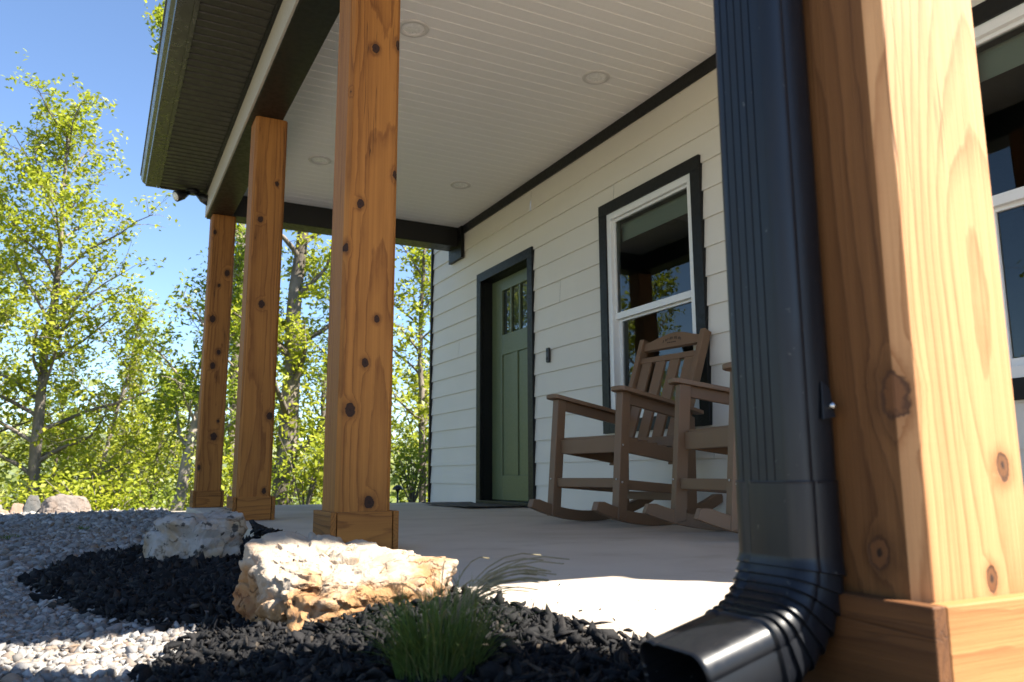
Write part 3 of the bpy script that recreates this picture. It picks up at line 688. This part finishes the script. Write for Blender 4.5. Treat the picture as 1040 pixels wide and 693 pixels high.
# ------------------------------------------------------------------ porch fittings
for (x, y, lab) in ((1.46, 4.07, 'recessed ceiling light next to the top of the knotty post'), (2.74, 4.07, 'recessed ceiling light nearest the house window'),
                    (2.74, 6.29, 'recessed ceiling light nearest the green door'), (1.46, 6.29, 'recessed ceiling light over the far end between posts'), (1.46, 1.85, 'recessed ceiling light above the sunlit slab'), (2.74, 1.85, 'recessed ceiling light by the near window')):
    if y < 2: continue
    L = thing('ceiling_light', lab, 'ceiling light', (x, y, CE), 0, 'recessed porch ceiling lights')
    mb = MB(); mb.lathe([(.092, .001), (.094, -.004), (.088, -.009), (.072, -.010), (.066, -.004), (.060, .006)], n=40); mb.build('trim_ring', M['lightwhite'], L, True)
    mb = MB(); mb.lathe([(.062, .004), (.05, -.001), (.03, -.004), (.001, -.005)], n=40); mb.build('lens', M['lens'], L, True)
# floodlight under the soffit end
fl = thing('floodlight', 'black twin head floodlight under the far end of the soffit', 'floodlight', (.60, 7.60, SZ))
mb = MB(); mb.lathe([(.001, 0), (.062, 0), (.062, -.022), (.05, -.034), (.001, -.036)], n=24); mb.build('base', M['blackplastic'], fl, True)
for sx in (-1, 1):
    mb = MB(); mb.tube([(sx * .02, -.01, -.03), (sx * .055, -.03, -.055)], [.014, .014], 10); mb.build('arm', M['blackplastic'], fl, True)
    a = Vector((sx * .045, -.02, -.045)); d = Vector((sx * .82, -.35, -.46)).normalized()
    mb = MB(); mb.tube([a, a + d * .03, a + d * .05, a + d * .12, a + d * .125], [.022, .034, .044, .052, .046], 18); hd = mb.build('lamp_head', M['blackplastic'], fl, True)
    mb = MB(); mb.tube([a + d * .1215, a + d * .1265], [.040, .040], 18); mb.build('lens', M['lens'], hd, True)
# doorbell
db = thing('doorbell', 'small black doorbell on the siding between door and window', 'doorbell', (XW - .012, 5.616, 1.247))
mb = MB(); mb.box(-.022, .002, -.022, .022, -.062, .062); b_ = mb.build('body', M['blackplastic'], db, False, .008)
mb = MB(); mb.tube([(-.0215, 0, -.03), (-.026, 0, -.03)], [.013, .012], 18); mb.build('button', M['beam'], db, True)
mb = MB(); mb.tube([(-.0215, 0, .035), (-.0245, 0, .035)], [.008, .007], 14); mb.build('camera_lens', M['trim'], db, True)
# door mat, a little curled at the edges
nx_, ny_ = 12, 20; vs = []
for zt in (0, 1):
    for i in range(nx_ + 1):
        for j in range(ny_ + 1):
            u, v = i / nx_, j / ny_
            x = 2.70 + .50 * u + .012 * math.sin(v * 5); y = 6.00 + 1.02 * v
            z = .003 + .010 * max(0, abs(v - .5) * 2 - .8) / .2 + .006 * max(0, .15 - u) / .15 * (1 + math.sin(v * 9)) + .008 * zt
            vs.append((x - 2.95, y - 6.5, z))
N = (nx_ + 1) * (ny_ + 1); fs = []
for i in range(nx_):
    for j in range(ny_):
        a = i * (ny_ + 1) + j; b = a + ny_ + 1; fs += [(a, a + 1, b + 1, b), (N + a, N + b, N + b + 1, N + a + 1)]
for i in range(nx_):
    for j in (0, ny_): a = i * (ny_ + 1) + j; b = a + ny_ + 1; fs.append((a, b, N + b, N + a))
for j in range(ny_):
    for i in (0, nx_): a = i * (ny_ + 1) + j; fs.append((a, a + 1, N + a + 1, N + a))
mb = MB(); mb.add(vs, fs); m_ = mb.build('doormat', M['mat']); m_.location = (2.95, 6.5, 0); tag(m_, 'thin dark doormat lying on the slab before the green door', 'doormat')
# path light beyond the slab
gz_ = float(zg(3.0, 8.6))
pl = thing('path_light', 'small black mushroom path light beyond the far slab edge', 'path light', (3.005, 8.6, gz_))
mb = MB(); mb.tube([(0, 0, -.1), (0, 0, .24)], [.011, .011], 12); mb.build('stake', M['blackplastic'], pl, True)
mb = MB(); mb.lathe([(.012, .20), (.03, .225), (.03, .235), (.058, .225), (.062, .235), (.045, .262), (.02, .278), (.001, .281)], n=24); mb.build('cap', M['blackplastic'], pl, True)

# ------------------------------------------------------------------ rocking chairs
def rocking_chair(label, loc, rz, group):
    t = thing('rocking_chair', label, 'rocking chair', loc, rz, group)
    m = M['lumber']; B = .004
    for s in (-1, 1):
        y = s * .272
        # rocker
        Rk = 1.25; pts = []; up = []
        for k in range(25):
            a = -.44 + .83 * k / 24; xx = Rk * math.sin(a) - .03; zz = Rk * (1 - math.cos(a)); hgt = .062 * (1 - .25 * (k in (0, 24)))
            pts.append((xx, zz)); up.append((xx - math.sin(a) * hgt, zz + math.cos(a) * hgt))
        poly = pts + up[::-1]; mb = MB(); n = 25
        v1 = [(q[0], y - .021, q[1]) for q in pts] + [(q[0], y - .021, q[1]) for q in up]; v2 = [(q[0], y + .021, q[2]) for q in v1]
        fs = []
        for k in range(n - 1):
            fs += [(k, k + 1, n + k + 1, n + k), (2 * n + k, 3 * n + k, 3 * n + k + 1, 2 * n + k + 1), (k, 2 * n + k, 2 * n + k + 1, k + 1), (n + k, n + k + 1, 3 * n + k + 1, 3 * n + k)]
        fs += [(0, n, 3 * n, 2 * n), (n - 1, 3 * n - 1, 4 * n - 1, 2 * n - 1)]
        mb.add(v1 + v2, fs); rk = mb.build('rocker', m, t, False, B)
        # front leg, slightly raked back
        mb = MB(); mb.hexa([(.235, y - .026, .055), (.300, y - .026, .040), (.300, y + .026, .040), (.235, y + .026, .055), (.180, y - .026, .715), (.242, y - .026, .715), (.242, y + .026, .715), (.180, y + .026, .715)])
        lg = mb.build('leg', m, t, False, B)
        for (xx, zz) in ((.262, .43), (.273, .235)):
            mb = MB(); mb.tube([(xx - .010, y - s * .0262 * -1, zz), (xx - .010, y + s * .0285, zz)], [.0065, .006], 8); mb.build('screw', M['screw'], lg, True)
        mb = MB(); mb.tube([(.282, y + .004 * s, .25), (.2875, y + .004 * s, .25)], [.0055, .005], 8); mb.build('screw', M['screw'], lg, True)
        # rear leg
        mb = MB(); mb.hexa([(-.325, y - .02, .060), (-.240, y - .02, .045), (-.240, y + .02, .045), (-.325, y + .02, .060), (-.335, y - .02, .60), (-.265, y - .02, .615), (-.265, y + .02, .615), (-.335, y + .02, .60)])
        mb.build('leg', m, t, False, B)
        # side rail, side stretcher
        yi = s * .243
        mb = MB(); mb.bar((.205, yi, .435), (-.30, yi, .365), .026, .078); mb.build('side_rail', m, t, False, B)
        mb = MB(); mb.bar((.245, yi, .225), (-.285, yi, .185), .026, .052); mb.build('side_stretcher', m, t, False, B)
        # arm with rounded front, and its skirt
        ya, yb = s * .225, s * .335; lo, hi = min(ya, yb), max(ya, yb)
        out = [(-.40, lo + .02), (.255, lo), (.272, lo + .012), (.277, lo + .03), (.277, hi - .03), (.272, hi - .012), (.255, hi), (-.15, hi), (-.40, hi - .03)]
        def az_(x_): return .722 + (x_ - .277) * .155
        vs = [(q[0], q[1], az_(q[0])) for q in out] + [(q[0], q[1], az_(q[0]) + .024) for q in out]; n2 = len(out)
        mb = MB(); mb.add(vs, [tuple(range(n2))[::-1], tuple(range(n2, 2 * n2))] + [(k, (k + 1) % n2, n2 + (k + 1) % n2, n2 + k) for k in range(n2)]); mb.build('armrest', m, t, False, B)
        mb = MB(); mb.bar((.18, y, .680), (-.30, y, .605), .024, .058); mb.build('arm_support', m, t, False, B)
        # back post
        mb = MB(); mb.hexa([(-.235, s * .243 - .019, .33), (-.165, s * .243 - .019, .33), (-.165, s * .243 + .019, .33), (-.235, s * .243 + .019, .33), (-.540, s * .255 - .019, 1.125), (-.480, s * .255 - .019, 1.145), (-.480, s * .255 + .019, 1.145), (-.540, s * .255 + .019, 1.125)])
        mb.build('back_post', m, t, False, B)
    # front apron, stretchers
    mb = MB(); mb.box(.195, .230, -.245, .245, .393, .475); mb.build('apron', m, t, False, B)
    mb = MB(); mb.box(.236, .262, -.245, .245, .205, .256); mb.build('front_stretcher', m, t, False, B)
    mb = MB(); mb.box(-.295, -.268, -.252, .252, .125, .172); mb.build('rear_stretcher', m, t, False, B)
    for k in range(6):
        x0 = .215 - k * .076; z0 = .478 - k * .0125
        mb = MB(); mb.bar((x0 - .034, -.232, z0), (x0 - .034, .232, z0), .070, .020, (0, 0, 1)); mb.build('seat_slat', m, t, False, B)
    # back: frame of lower rail, upper rail, arched top rail and four slats in the reclined plane
    def bk(u, v, w=0):     # u across, v up the back 0..1, w forward
        return Vector((-.200 + (-.510 + .200) * v, u, .33 + (1.135 - .33) * v)) + Vector((.933, 0, .36)) * w
    def slab_bk(name, us, vbot, vtop, w0=-.012, w1=.012):
        n = len(us); vs = []
        for w in (w0, w1):
            vs += [bk(u, b, w) for u, b in zip(us, vbot)] + [bk(u, b, w) for u, b in zip(us, vtop)]
        fs = []
        for k in range(n - 1):
            fs += [(k, k + 1, n + k + 1, n + k), (2 * n + k, 3 * n + k, 3 * n + k + 1, 2 * n + k + 1), (k, 2 * n + k, 2 * n + k + 1, k + 1), (n + k, n + k + 1, 3 * n + k + 1, 3 * n + k)]
        fs += [(0, n, 3 * n, 2 * n), (n - 1, 3 * n - 1, 4 * n - 1, 2 * n - 1)]
        mb = MB(); mb.add(vs, fs); return mb.build(name, m, t, False, .003)
    us = [-.236 + .472 * k / 16 for k in range(17)]
    tr_ = slab_bk('top_rail', us, [.905] * 17, [.968 + .058 * math.cos(u / .236 * math.pi / 2) ** 1.5 for u in us], -.016, .012)
    # worn engraved maker's marks: an arc of small cuts and a short line under it
    mb = MB()
    for k in range(9):
        a = (k - 4) / 4; u = a * .072; v = .980 - .020 * a * a; h_ = .010 if k % 3 else .012
        for du in ((-.005, .004) if k % 2 else (-.004,)):
            vs = [bk(u + du, v - h_, .0125), bk(u + du + .0055, v - h_, .0125), bk(u + du + .0055, v + h_, .0125), bk(u + du, v + h_, .0125)]; mb.add(vs, [(0, 1, 2, 3)])
    for k in range(5):
        u = -.036 + .015 * k; vs = [bk(u, .940, .0125), bk(u + .0105, .940, .0125), bk(u + .0105, .949, .0125), bk(u, .949, .0125)]; mb.add(vs, [(0, 1, 2, 3)])
    mb.build('engraving', M['engraved'], tr_)
    slab_bk('back_rail', [-.236, .236], [.80, .80], [.845, .845])
    slab_bk('back_rail', [-.232, .232], [.125, .125], [.20, .20])
    for k in range(4):
        u = -.178 + k * .1187; slab_bk('back_slat', [u - .039, u + .039], [.2, .2], [.80, .80], -.010, .010)
    return t
c1 = rocking_chair('brown slatted rocking chair with engraved top rail, below the window', (2.676, 3.833, 0), 3.295, 'brown porch rocking chairs')
c2 = copy_tree(c1); c2.location = (2.70, 2.777, 0); c2.rotation_euler = (0, 0, 2.90)
c2['label'] = 'brown rocking chair partly hidden behind the black downspout'

# ------------------------------------------------------------------ rocks
def rock(name, label, loc, planes, mat, rough, seed, sub=6, group=None, ridge=.0):
    import bmesh
    bm = bmesh.new(); bmesh.ops.create_icosphere(bm, subdivisions=sub, radius=1)
    N_ = [(Vector(p[:3]).normalized(), p[3]) for p in planes]
    for v in bm.verts:
        d = v.co.normalized()
        rr = [dd / max(1e-4, n.dot(d)) for n, dd in N_ if n.dot(d) > .02]; rr.sort()
        r = rr[0] if len(rr) < 2 else -.007 * math.log(sum(math.exp(-q / .007) for q in rr[:4]))
        p = d * r
        w = p + Vector((mnoise.noise(p * 8), mnoise.noise(p * 8 + Vector((7, 0, 0))), mnoise.noise(p * 8 + Vector((0, 9, 0))))) * .03
        def chip(sc, o):
            ds, ps = mnoise.voronoi(Vector((w.x, w.y, w.z * 1.5)) * sc + Vector((seed + o, 3, seed)))
            hsh = mnoise.noise(ps[0] * 3.7 + Vector((o, 1.3, 2.1))); e = min(1, (ds[1] - ds[0]) * 5)
            return hsh * e - .22 * (1 - e)
        disp = rough * (chip(7, 0) * 1.0 + chip(17, 5) * .5 + mnoise.fractal(p * 34, 1.0, 2.1, 4) * .22)
        disp += ridge * math.sin(p.z * 80 + 5 * mnoise.noise(p * 7))
        v.co = p + d * disp
    me = bpy.data.meshes.new(name); bm.to_mesh(me); bm.free()
    o = finish(me, name, mat, None, True); o.location = loc
    at2 = o.data; 
    try: at2.set_sharp_from_angle(angle=R_(32))
    except Exception: pass
    return tag(o, label, 'rock', group)
rock('rock', 'large cream and orange rock with sunlit top before the knotty post', (.472, 1.752, .010),
     [(-.985, -.17, .06, .175), (.1, -.95, -.22, .212), (1, .05, .1, .235), (.7, -.7, .05, .245), (0, 1, .1, .130), (-.7, .7, 0, .195), (-.02, -.30, 1, .104), (.25, .10, 1, .135), (0, 0, -1, .16), (-.6, -.6, .55, .222), (.1, -.8, .6, .205), (.55, -.75, -.35, .235)], M['rock_a'], .042, 3.3, 7, 'landscape rocks in the mulch', .003)
rock('rock', 'pitted grey and tan rock in shade before the far posts', (.325, 3.12, -.005),
     [(-1, -.3, .1, .15), (-.35, -1, .1, .13), (.3, -1, .0, .13), (1, .1, .1, .165), (0, 1, 0, .15), (-.10, -.1, 1, .135), (.22, -.15, 1, .170), (-.7, -.2, 1, .155), (0, 0, -1, .2), (-.7, .6, .1, .17)], M['rock_b'], .034, 9.1, 6, 'landscape rocks in the mulch')
for (px, w, h, lab, mt, sd, dx) in ((75, .24, .20, 'rounded grey pink boulder on the yard edge', 'rock_c', 1.2, 0), (41, .11, .25, 'small dark slate boulder between paler ones on the yard edge', 'rock_d', 5.5, 0), (28, .10, .18, 'small rusty pink boulder left of the dark one', 'rock_e', 7.5, -.05), (1, .14, .22, 'pale boulder cut off by the left picture edge', 'rock_c', 11.5, 0), (52, .07, .22, 'narrow tan boulder squeezed between dark and grey boulders', 'rock_e', 2.5, .12), (14, .11, .12, 'low flat tan boulder by the rusty pink one', 'rock_e', 13.5, -.1)):
    x, y = at(px, 8.6); y += dx
    z = float(zg(x, y))
    rock('boulder', lab, (x, y, z + .0), [(1, .1, .25, w), (-1, .1, .3, w), (0, -1, .3, w * .7), (0, 1, .2, w * .8), (.1, 0, 1, h), (-.45, .1, 1, h * 1.08), (.5, -.1, 1, h * 1.12), (0, 0, -1, .12), (.7, -.7, .2, w * .9), (-.7, -.7, .2, w * .92)], M[mt], .02, sd, 5, 'boulders along the yard edge')

# ------------------------------------------------------------------ grasses
def blades(n, base_r, hmin, hmax, width, lean, seed, seg=5, droop=.6):
    r = np.random.default_rng(seed); V = []; F = []; c = 0
    for i in range(n):
        a = r.uniform(0, 2 * math.pi); rr = base_r * math.sqrt(r.uniform()); bx, by = rr * math.cos(a), rr * math.sin(a)
        a2 = a + r.normal(0, .7); h = r.uniform(hmin, hmax); ln = min(abs(r.normal(0, lean)), .95) + .05; w = width * r.uniform(.7, 1.2)
        dx, dy = math.cos(a2), math.sin(a2); sx, sy = -dy, dx; tw = r.normal(0, .5); sx, sy = sx * math.cos(tw) - sy * math.sin(tw), sx * math.sin(tw) + sy * math.cos(tw)
        for k in range(seg + 1):
            t = k / seg; o = h * ln * t ** 1.8; z = h * (t - droop * ln * t ** 3 * .6); ww = w * (1 - t ** 1.6) + .0002
            V += [(bx + dx * o - sx * ww, by + dy * o - sy * ww, z), (bx + dx * o + sx * ww, by + dy * o + sy * ww, z)]
        for k in range(seg): q = c + 2 * k; F.append((q, q + 1, q + 3, q + 2))
        c += 2 * (seg + 1)
    return np.array(V), np.array(F)
gr = thing('ornamental_grass', 'tuft of fine green ornamental grass in the mulch before the large rock', 'grass plant', (.43, 1.05, float(zg(.43, 1.05))))
V, F = blades(1050, .055, .05, .150, .0009, .6, 5); mesh_np('blades', V, F, M['grass'], gr)
r = np.random.default_rng(3); mb = MB()
for i in range(34):
    az = r.normal(-.25, .75); L_ = r.uniform(.14, .26); p = []; ww = []
    for k in range(9):
        t = k / 8; o = L_ * (.75 * t ** 1.7); p.append((math.cos(az) * o, math.sin(az) * o * .8, .02 + L_ * (.95 * t - .42 * t ** 3))); ww.append(.0005 if t < .6 else .0011 - .0009 * (t - .6))
    mb.tube(p, ww, 4, False)
mb.build('seed_stalks', M['straw'], gr)
for i, (px, dp, lab) in enumerate(((21, 4.6, 'small green weed tuft in the gravel close to the left edge'), (95, 5.4, 'small green weed tuft in the gravel before the grey pink boulder'))):
    x, y = at(px, dp); V, F = blades(90, .05, .02, .05, .003, .9, 20 + i); o = mesh_np('weed', V, F, M['grass']); o.location = (x, y, float(zg(x, y))); tag(o, lab, 'weed', 'weeds in the gravel')

# ------------------------------------------------------------------ trees
def leaf_quads(C, size, r, up=.35):
    n = len(C); nrm = r.normal(0, 1, (n, 3)); nrm[:, 2] = np.abs(nrm[:, 2]) + up; nrm /= np.linalg.norm(nrm, axis=1)[:, None]
    t = np.cross(nrm, r.normal(0, 1, (n, 3))); t /= np.linalg.norm(t, axis=1)[:, None]; b = np.cross(nrm, t)
    L = size * r.uniform(.6, 1.25, n)[:, None]; Wd = L * r.uniform(.42, .62, n)[:, None]; dz = nrm * L * .16
    V = np.stack([C - t * L, C + b * Wd * .9 - t * L * .1 + dz, C + t * L, C - b * Wd * .9 - t * L * .1 + dz], 1).reshape(-1, 3)
    F = np.arange(4 * n).reshape(n, 4); return V, F
def tree(label, pos, spine, r0, limbs, start, reach, nleaf, leaf, mat, bk, seed, group, name='tree', spread=.2, rise=.45, twig=4, bough=None):
    r = np.random.default_rng(seed); sp = [Vector(p) for p in spine]; H = sp[-1].z
    t = thing(name, label, 'tree', (pos[0], pos[1], float(zg(*pos)) - .05), 0, group)
    def P(u):
        u = min(max(u, 0), .9999) * (len(sp) - 1); i = int(u); return sp[i].lerp(sp[i + 1], u - i)
    mb = MB(); n = 14
    path = [P(k / n) + Vector((r.normal(0, .02), r.normal(0, .02), 0)) * H * .12 for k in range(n + 1)]
    mb.tube(path, [r0 * (1.25 if k == 0 else 1) * (1 - .9 * (k / n) ** 1.1) + .006 for k in range(n + 1)], 9)
    C = []
    for i in range(limbs):
        u = start + (1 - start) * ((i + r.uniform(0, 1)) / limbs); p = P(u); az = i * 2.4 + r.normal(0, .4); L = reach * (1.05 - .62 * ((u - start) / (1 - start + 1e-6)) ** 1.4) * r.uniform(.65, 1.1)
        el = rise + .5 * ((u - start) / (1 - start + 1e-6)) + r.normal(0, .12); d = Vector((math.cos(az) * math.cos(el), math.sin(az) * math.cos(el), math.sin(el)))
        lp = [p]; m = 6
        for k in range(m): d = (d + Vector((r.normal(0, .16), r.normal(0, .16), r.normal(.03, .12)))).normalized(); lp.append(lp[-1] + d * L / m)
        rb = max(.006, r0 * .42 * (1 - .7 * u)); mb.tube(lp, [rb * (1 - .85 * k / m) + .003 for k in range(m + 1)], 6)
        for k in range(1, m + 1):
            for _ in range(twig if k > 1 else 1):
                q = lp[k].lerp(lp[k - 1], r.uniform(0, 1)); a2 = r.uniform(0, 6.28); e2 = r.normal(.35, .45); l2 = L * r.uniform(.14, .34)
                d2 = Vector((math.cos(a2) * math.cos(e2), math.sin(a2) * math.cos(e2), math.sin(e2))); e = q + d2 * l2; mid_ = q + d2 * l2 * .5 + Vector((0, 0, l2 * .06))
                mb.tube([q, mid_, e], [.005, .004, .002], 4, False); C += [e, mid_.lerp(e, .5), mid_]
    if bough is not None:      # one long bough with leaves only on its outer end
        e = Vector(bough) - t.location; q0 = P(.62); d_ = e - q0
        lp = [q0 + d_ * (k / 8) + Vector((0, 0, .5 * math.sin(math.pi * k / 8))) for k in range(9)]; mb.tube(lp, [.05 * (1 - .1 * k) + .004 for k in range(9)], 6); C = C + C[:0]
        for _ in range(16):
            q = lp[7].lerp(lp[8], r.uniform(-.1, 1)); dd = Vector(r.normal(0, 1, 3)).normalized() * r.uniform(.15, .5); mb.tube([q, q + dd * .5, q + dd], [.007, .005, .002], 4, False); C += [q + dd, q + dd * .7] * 9
    mb.build('trunk', bk, t, True, recalc=False)
    C = np.array([tuple(c) for c in C]); pick = r.integers(0, len(C), max(1, nleaf // 7)); base = C[pick] + r.normal(0, spread * .6, (len(pick), 3))
    L = np.repeat(base, 7, 0) + r.normal(0, leaf * 1.0, (len(base) * 7, 3)) + r.normal(0, spread * .15, (len(base) * 7, 3))
    V, F = leaf_quads(L, leaf, r); mesh_np('crown', V, F, mat, t)
    return t
LS, LG, LF = M['leaf_spring'], M['leaf_green'], M['leaf_far']; G1 = 'trees beyond the yard edge'
def lean(top, H, n=5, w=0): return [(top[0] * (k / n) + w * math.sin(k * 1.9), top[1] * (k / n), H * k / n) for k in range(n + 1)]
tree('tall tree with airy yellow green crown standing left of the porch roof', at(36, 14), lean((.15, .05), 8.3, 6, .05), .115, 34, .10, 2.6, 13500, .056, LS, M['bark'], 11, G1, spread=.2)
tree('thin young tree with pale stem right of the tall airy tree', at(93, 15), lean((.7, 0), 5.2, 5, .05), .055, 18, .2, 1.7, 5200, .052, LS, M['bark_pale'], 12, G1)
tree('leaning pale barked tree just left of the far corner post', at(173, 13), lean((.95, .2), 5.0, 5, .03), .105, 14, .3, 1.6, 4500, .055, LG, M['bark_pale'], 13, G1)
tree('stout dark trunked tree seen between two cedar posts', at(287, 13), lean((.35, .1), 8.6, 6, .07), .185, 24, .05, 1.9, 9000, .056, LS, M['bark'], 14, G1, twig=3)
tree('slender tree showing between the knotty post and the house corner', at(428, 13), lean((.1, .3), 6.6, 5, .06), .06, 20, .1, 1.7, 6500, .055, LS, M['bark'], 15, G1)
tree('nearly bare twiggy sapling under the soffit end', at(186, 16), lean((.3, 0), 5.7, 5, .1), .035, 12, .3, 1.2, 420, .05, LS, M['bark'], 16, G1)
tree('dense green tree filling the gap between far and middle posts', at(238, 16), lean((.1, 0), 6.8, 5, .05), .09, 22, .05, 1.7, 5500, .055, LG, M['bark'], 17, G1)
_d = r3 * (161 - 520) / 804.65 + u3 * (346.5 - 14) / 804.65 + f2
tree('high tree with one leafy bough peeking out beside the gutter', at(243, 18), lean((-.3, 0), 12.2, 6, .05), .15, 9, .80, 1.1, 2600, .07, LS, M['bark'], 18, G1, bough=Vector((0, 0, CAMZ)) + _d * 17.5)
tree('tall loose tree further left, outside the yard corner', (-2.6, 17.6), lean((.2, 0), 8.0, 5, .1), .1, 24, .1, 2.2, 8000, .065, LS, M['bark'], 29, G1)
tree('spreading tree at the left end of the yard, half out of the picture', at(-40, 17), lean((.2, 0), 7.6, 5, .1), .09, 24, .1, 2.2, 8500, .06, LS, M['bark'], 19, G1)
tree('bushy spring tree behind the thin young tree', at(128, 21), lean((.1, 0), 5.8, 5, .1), .08, 22, .05, 2.1, 6000, .056, LS, M['bark'], 21, G1)
tree('leafy spring tree behind the stout dark trunk', at(330, 18), lean((0, 0), 6.8, 5, .1), .09, 20, .05, 2.0, 5200, .058, LG, M['bark'], 22, G1)
tree('leafy tree behind the house corner', at(450, 19), lean((0, 0), 7.4, 5, .1), .1, 20, .05, 2.2, 6500, .065, LS, M['bark'], 23, G1)
tree('round crowned spring tree behind the tall airy tree', at(58, 20), lean((.1, 0), 5.4, 5, .1), .08, 22, .05, 2.1, 6000, .056, LG, M['bark'], 24, G1)
tree('soft green tree between the leaning pale tree and the twiggy sapling', at(160, 19), lean((.1, 0), 4.9, 5, .1), .07, 20, .05, 1.9, 5500, .056, LS, M['bark'], 25, G1)
# side trees, mirrored in the windows
for k, (x, y, h, sd) in enumerate(((-7.5, 9.5, 6.5, 31), (-10.5, 13, 7.5, 32), (-9.0, 5.5, 6.0, 33), (-5.2, 15.5, 7.0, 34), (-12, 8.5, 8, 35), (-13, 3, 8, 36))):
    tree(['tree at the side of the yard, first beyond the drop', 'tall tree low on the side slope', 'tree at the side of the yard across from the near post', 'tree by the far left yard corner', 'broad tree on the side slope', 'tall tree on the slope across from the near window'][k], (x, y), lean((.2, .1), h, 5, .08), .11, 20, .1, 2.2, 5000, .07, LS if k % 2 else LG, M['bark'], sd, 'trees on the side slope')
# undergrowth shrubs along the edge
def shrub(label, pos, w, h, nleaf, leaf, mat, seed):
    r = np.random.default_rng(seed); z0 = float(zg(*pos)); t = thing('shrub', label, 'shrub', (pos[0], pos[1], z0 - .02), 0, 'shrubs along the yard edge')
    mb = MB(); C = []
    for i in range(11):
        a = r.uniform(0, 6.28); s = r.uniform(.3, 1) * w; e = Vector((math.cos(a) * s, math.sin(a) * s * .7, h * r.uniform(.45, 1.0))); m_ = e * .5 + Vector((0, 0, h * .12))
        mb.tube([(0, 0, 0), m_, e], [.012, .008, .003], 5, False)
        for q in (.35, .5, .65, .8, .95, 1): C.append((Vector((0, 0, 0)).lerp(m_, q * 2) if q < .5 else m_.lerp(e, (q - .5) * 2)))
    mb.build('stems', M['bark'], t, True, recalc=False)
    C = np.array([tuple(c) for c in C]); L = C[r.integers(0, len(C), nleaf)] + r.normal(0, 1, (nleaf, 3)) * np.array([w * .2, w * .2, h * .13])
    L[:, 2] = np.abs(L[:, 2]); V, F = leaf_quads(L, leaf, r); mesh_np('leaves', V, F, mat, t)
for k, (px, dp, w, h, n, mt, lab) in enumerate((
    (8, 11.2, .8, 1.15, 1500, LS, 'yellow green shrub above the pale boulder at the left edge'), (62, 11.4, .8, 1.0, 1500, LS, 'bright shrub behind the rounded grey pink boulder'), (110, 11.0, .75, 1.0, 1500, LS, 'bright leafy shrub right of the boulders'),
    (150, 11.6, .7, .95, 1300, LG, 'mid green shrub left of the leaning pale tree'), (226, 10.6, .6, 1.1, 1300, LS, 'bright shrub between the far and middle posts'), (312, 10.8, .65, 1.3, 1600, LS, 'bright shrub right of the stout trunk'), (268, 12.5, .8, 1.3, 1300, LG, 'mid green shrub behind the middle post'),
    (420, 10.6, .6, 1.0, 1200, LG, 'green shrub behind the path light'), (350, 12.5, .9, 1.5, 1500, LG, 'green shrub behind the knotty post'), (32, 13.5, 1.0, 1.5, 1600, LG, 'taller green shrub at the foot of the airy tree'), (85, 14.5, 1.1, 1.6, 1600, LS, 'loose shrub at the foot of the thin young tree'), (190, 13.8, 1.0, 1.5, 1500, LS, 'bright shrub behind the leaning pale tree'))):
    shrub(lab, at(px, dp), w, h, int(n * .55), .036 + .006 * (k % 3), mt, 60 + k)
# far woods below the edge, one mass
r = np.random.default_rng(99); P = []
for i in range(230):
    az = R_(r.uniform(-32, 40)); d = r.uniform(24, 75); x, y = d * math.sin(az), d * math.cos(az)
    if x > 2.2 and y < 24: continue
    z = float(zg(x, y)); h = r.uniform(5, 8.5); w = r.uniform(1.6, 2.8)
    u = r.normal(0, 1, (190, 3)); u /= np.linalg.norm(u, axis=1)[:, None]; u *= r.uniform(.35, 1, (190, 1)) ** .5
    P.append(np.array([x, y, z + h * .55]) + u * np.array([w, w, h * .5]))
V, F = leaf_quads(np.concatenate(P), .26, r); o = mesh_np('far_woods', V, F, LF); kind(o, 'stuff'); o['label'] = 'far pale green woods below the yard edge'
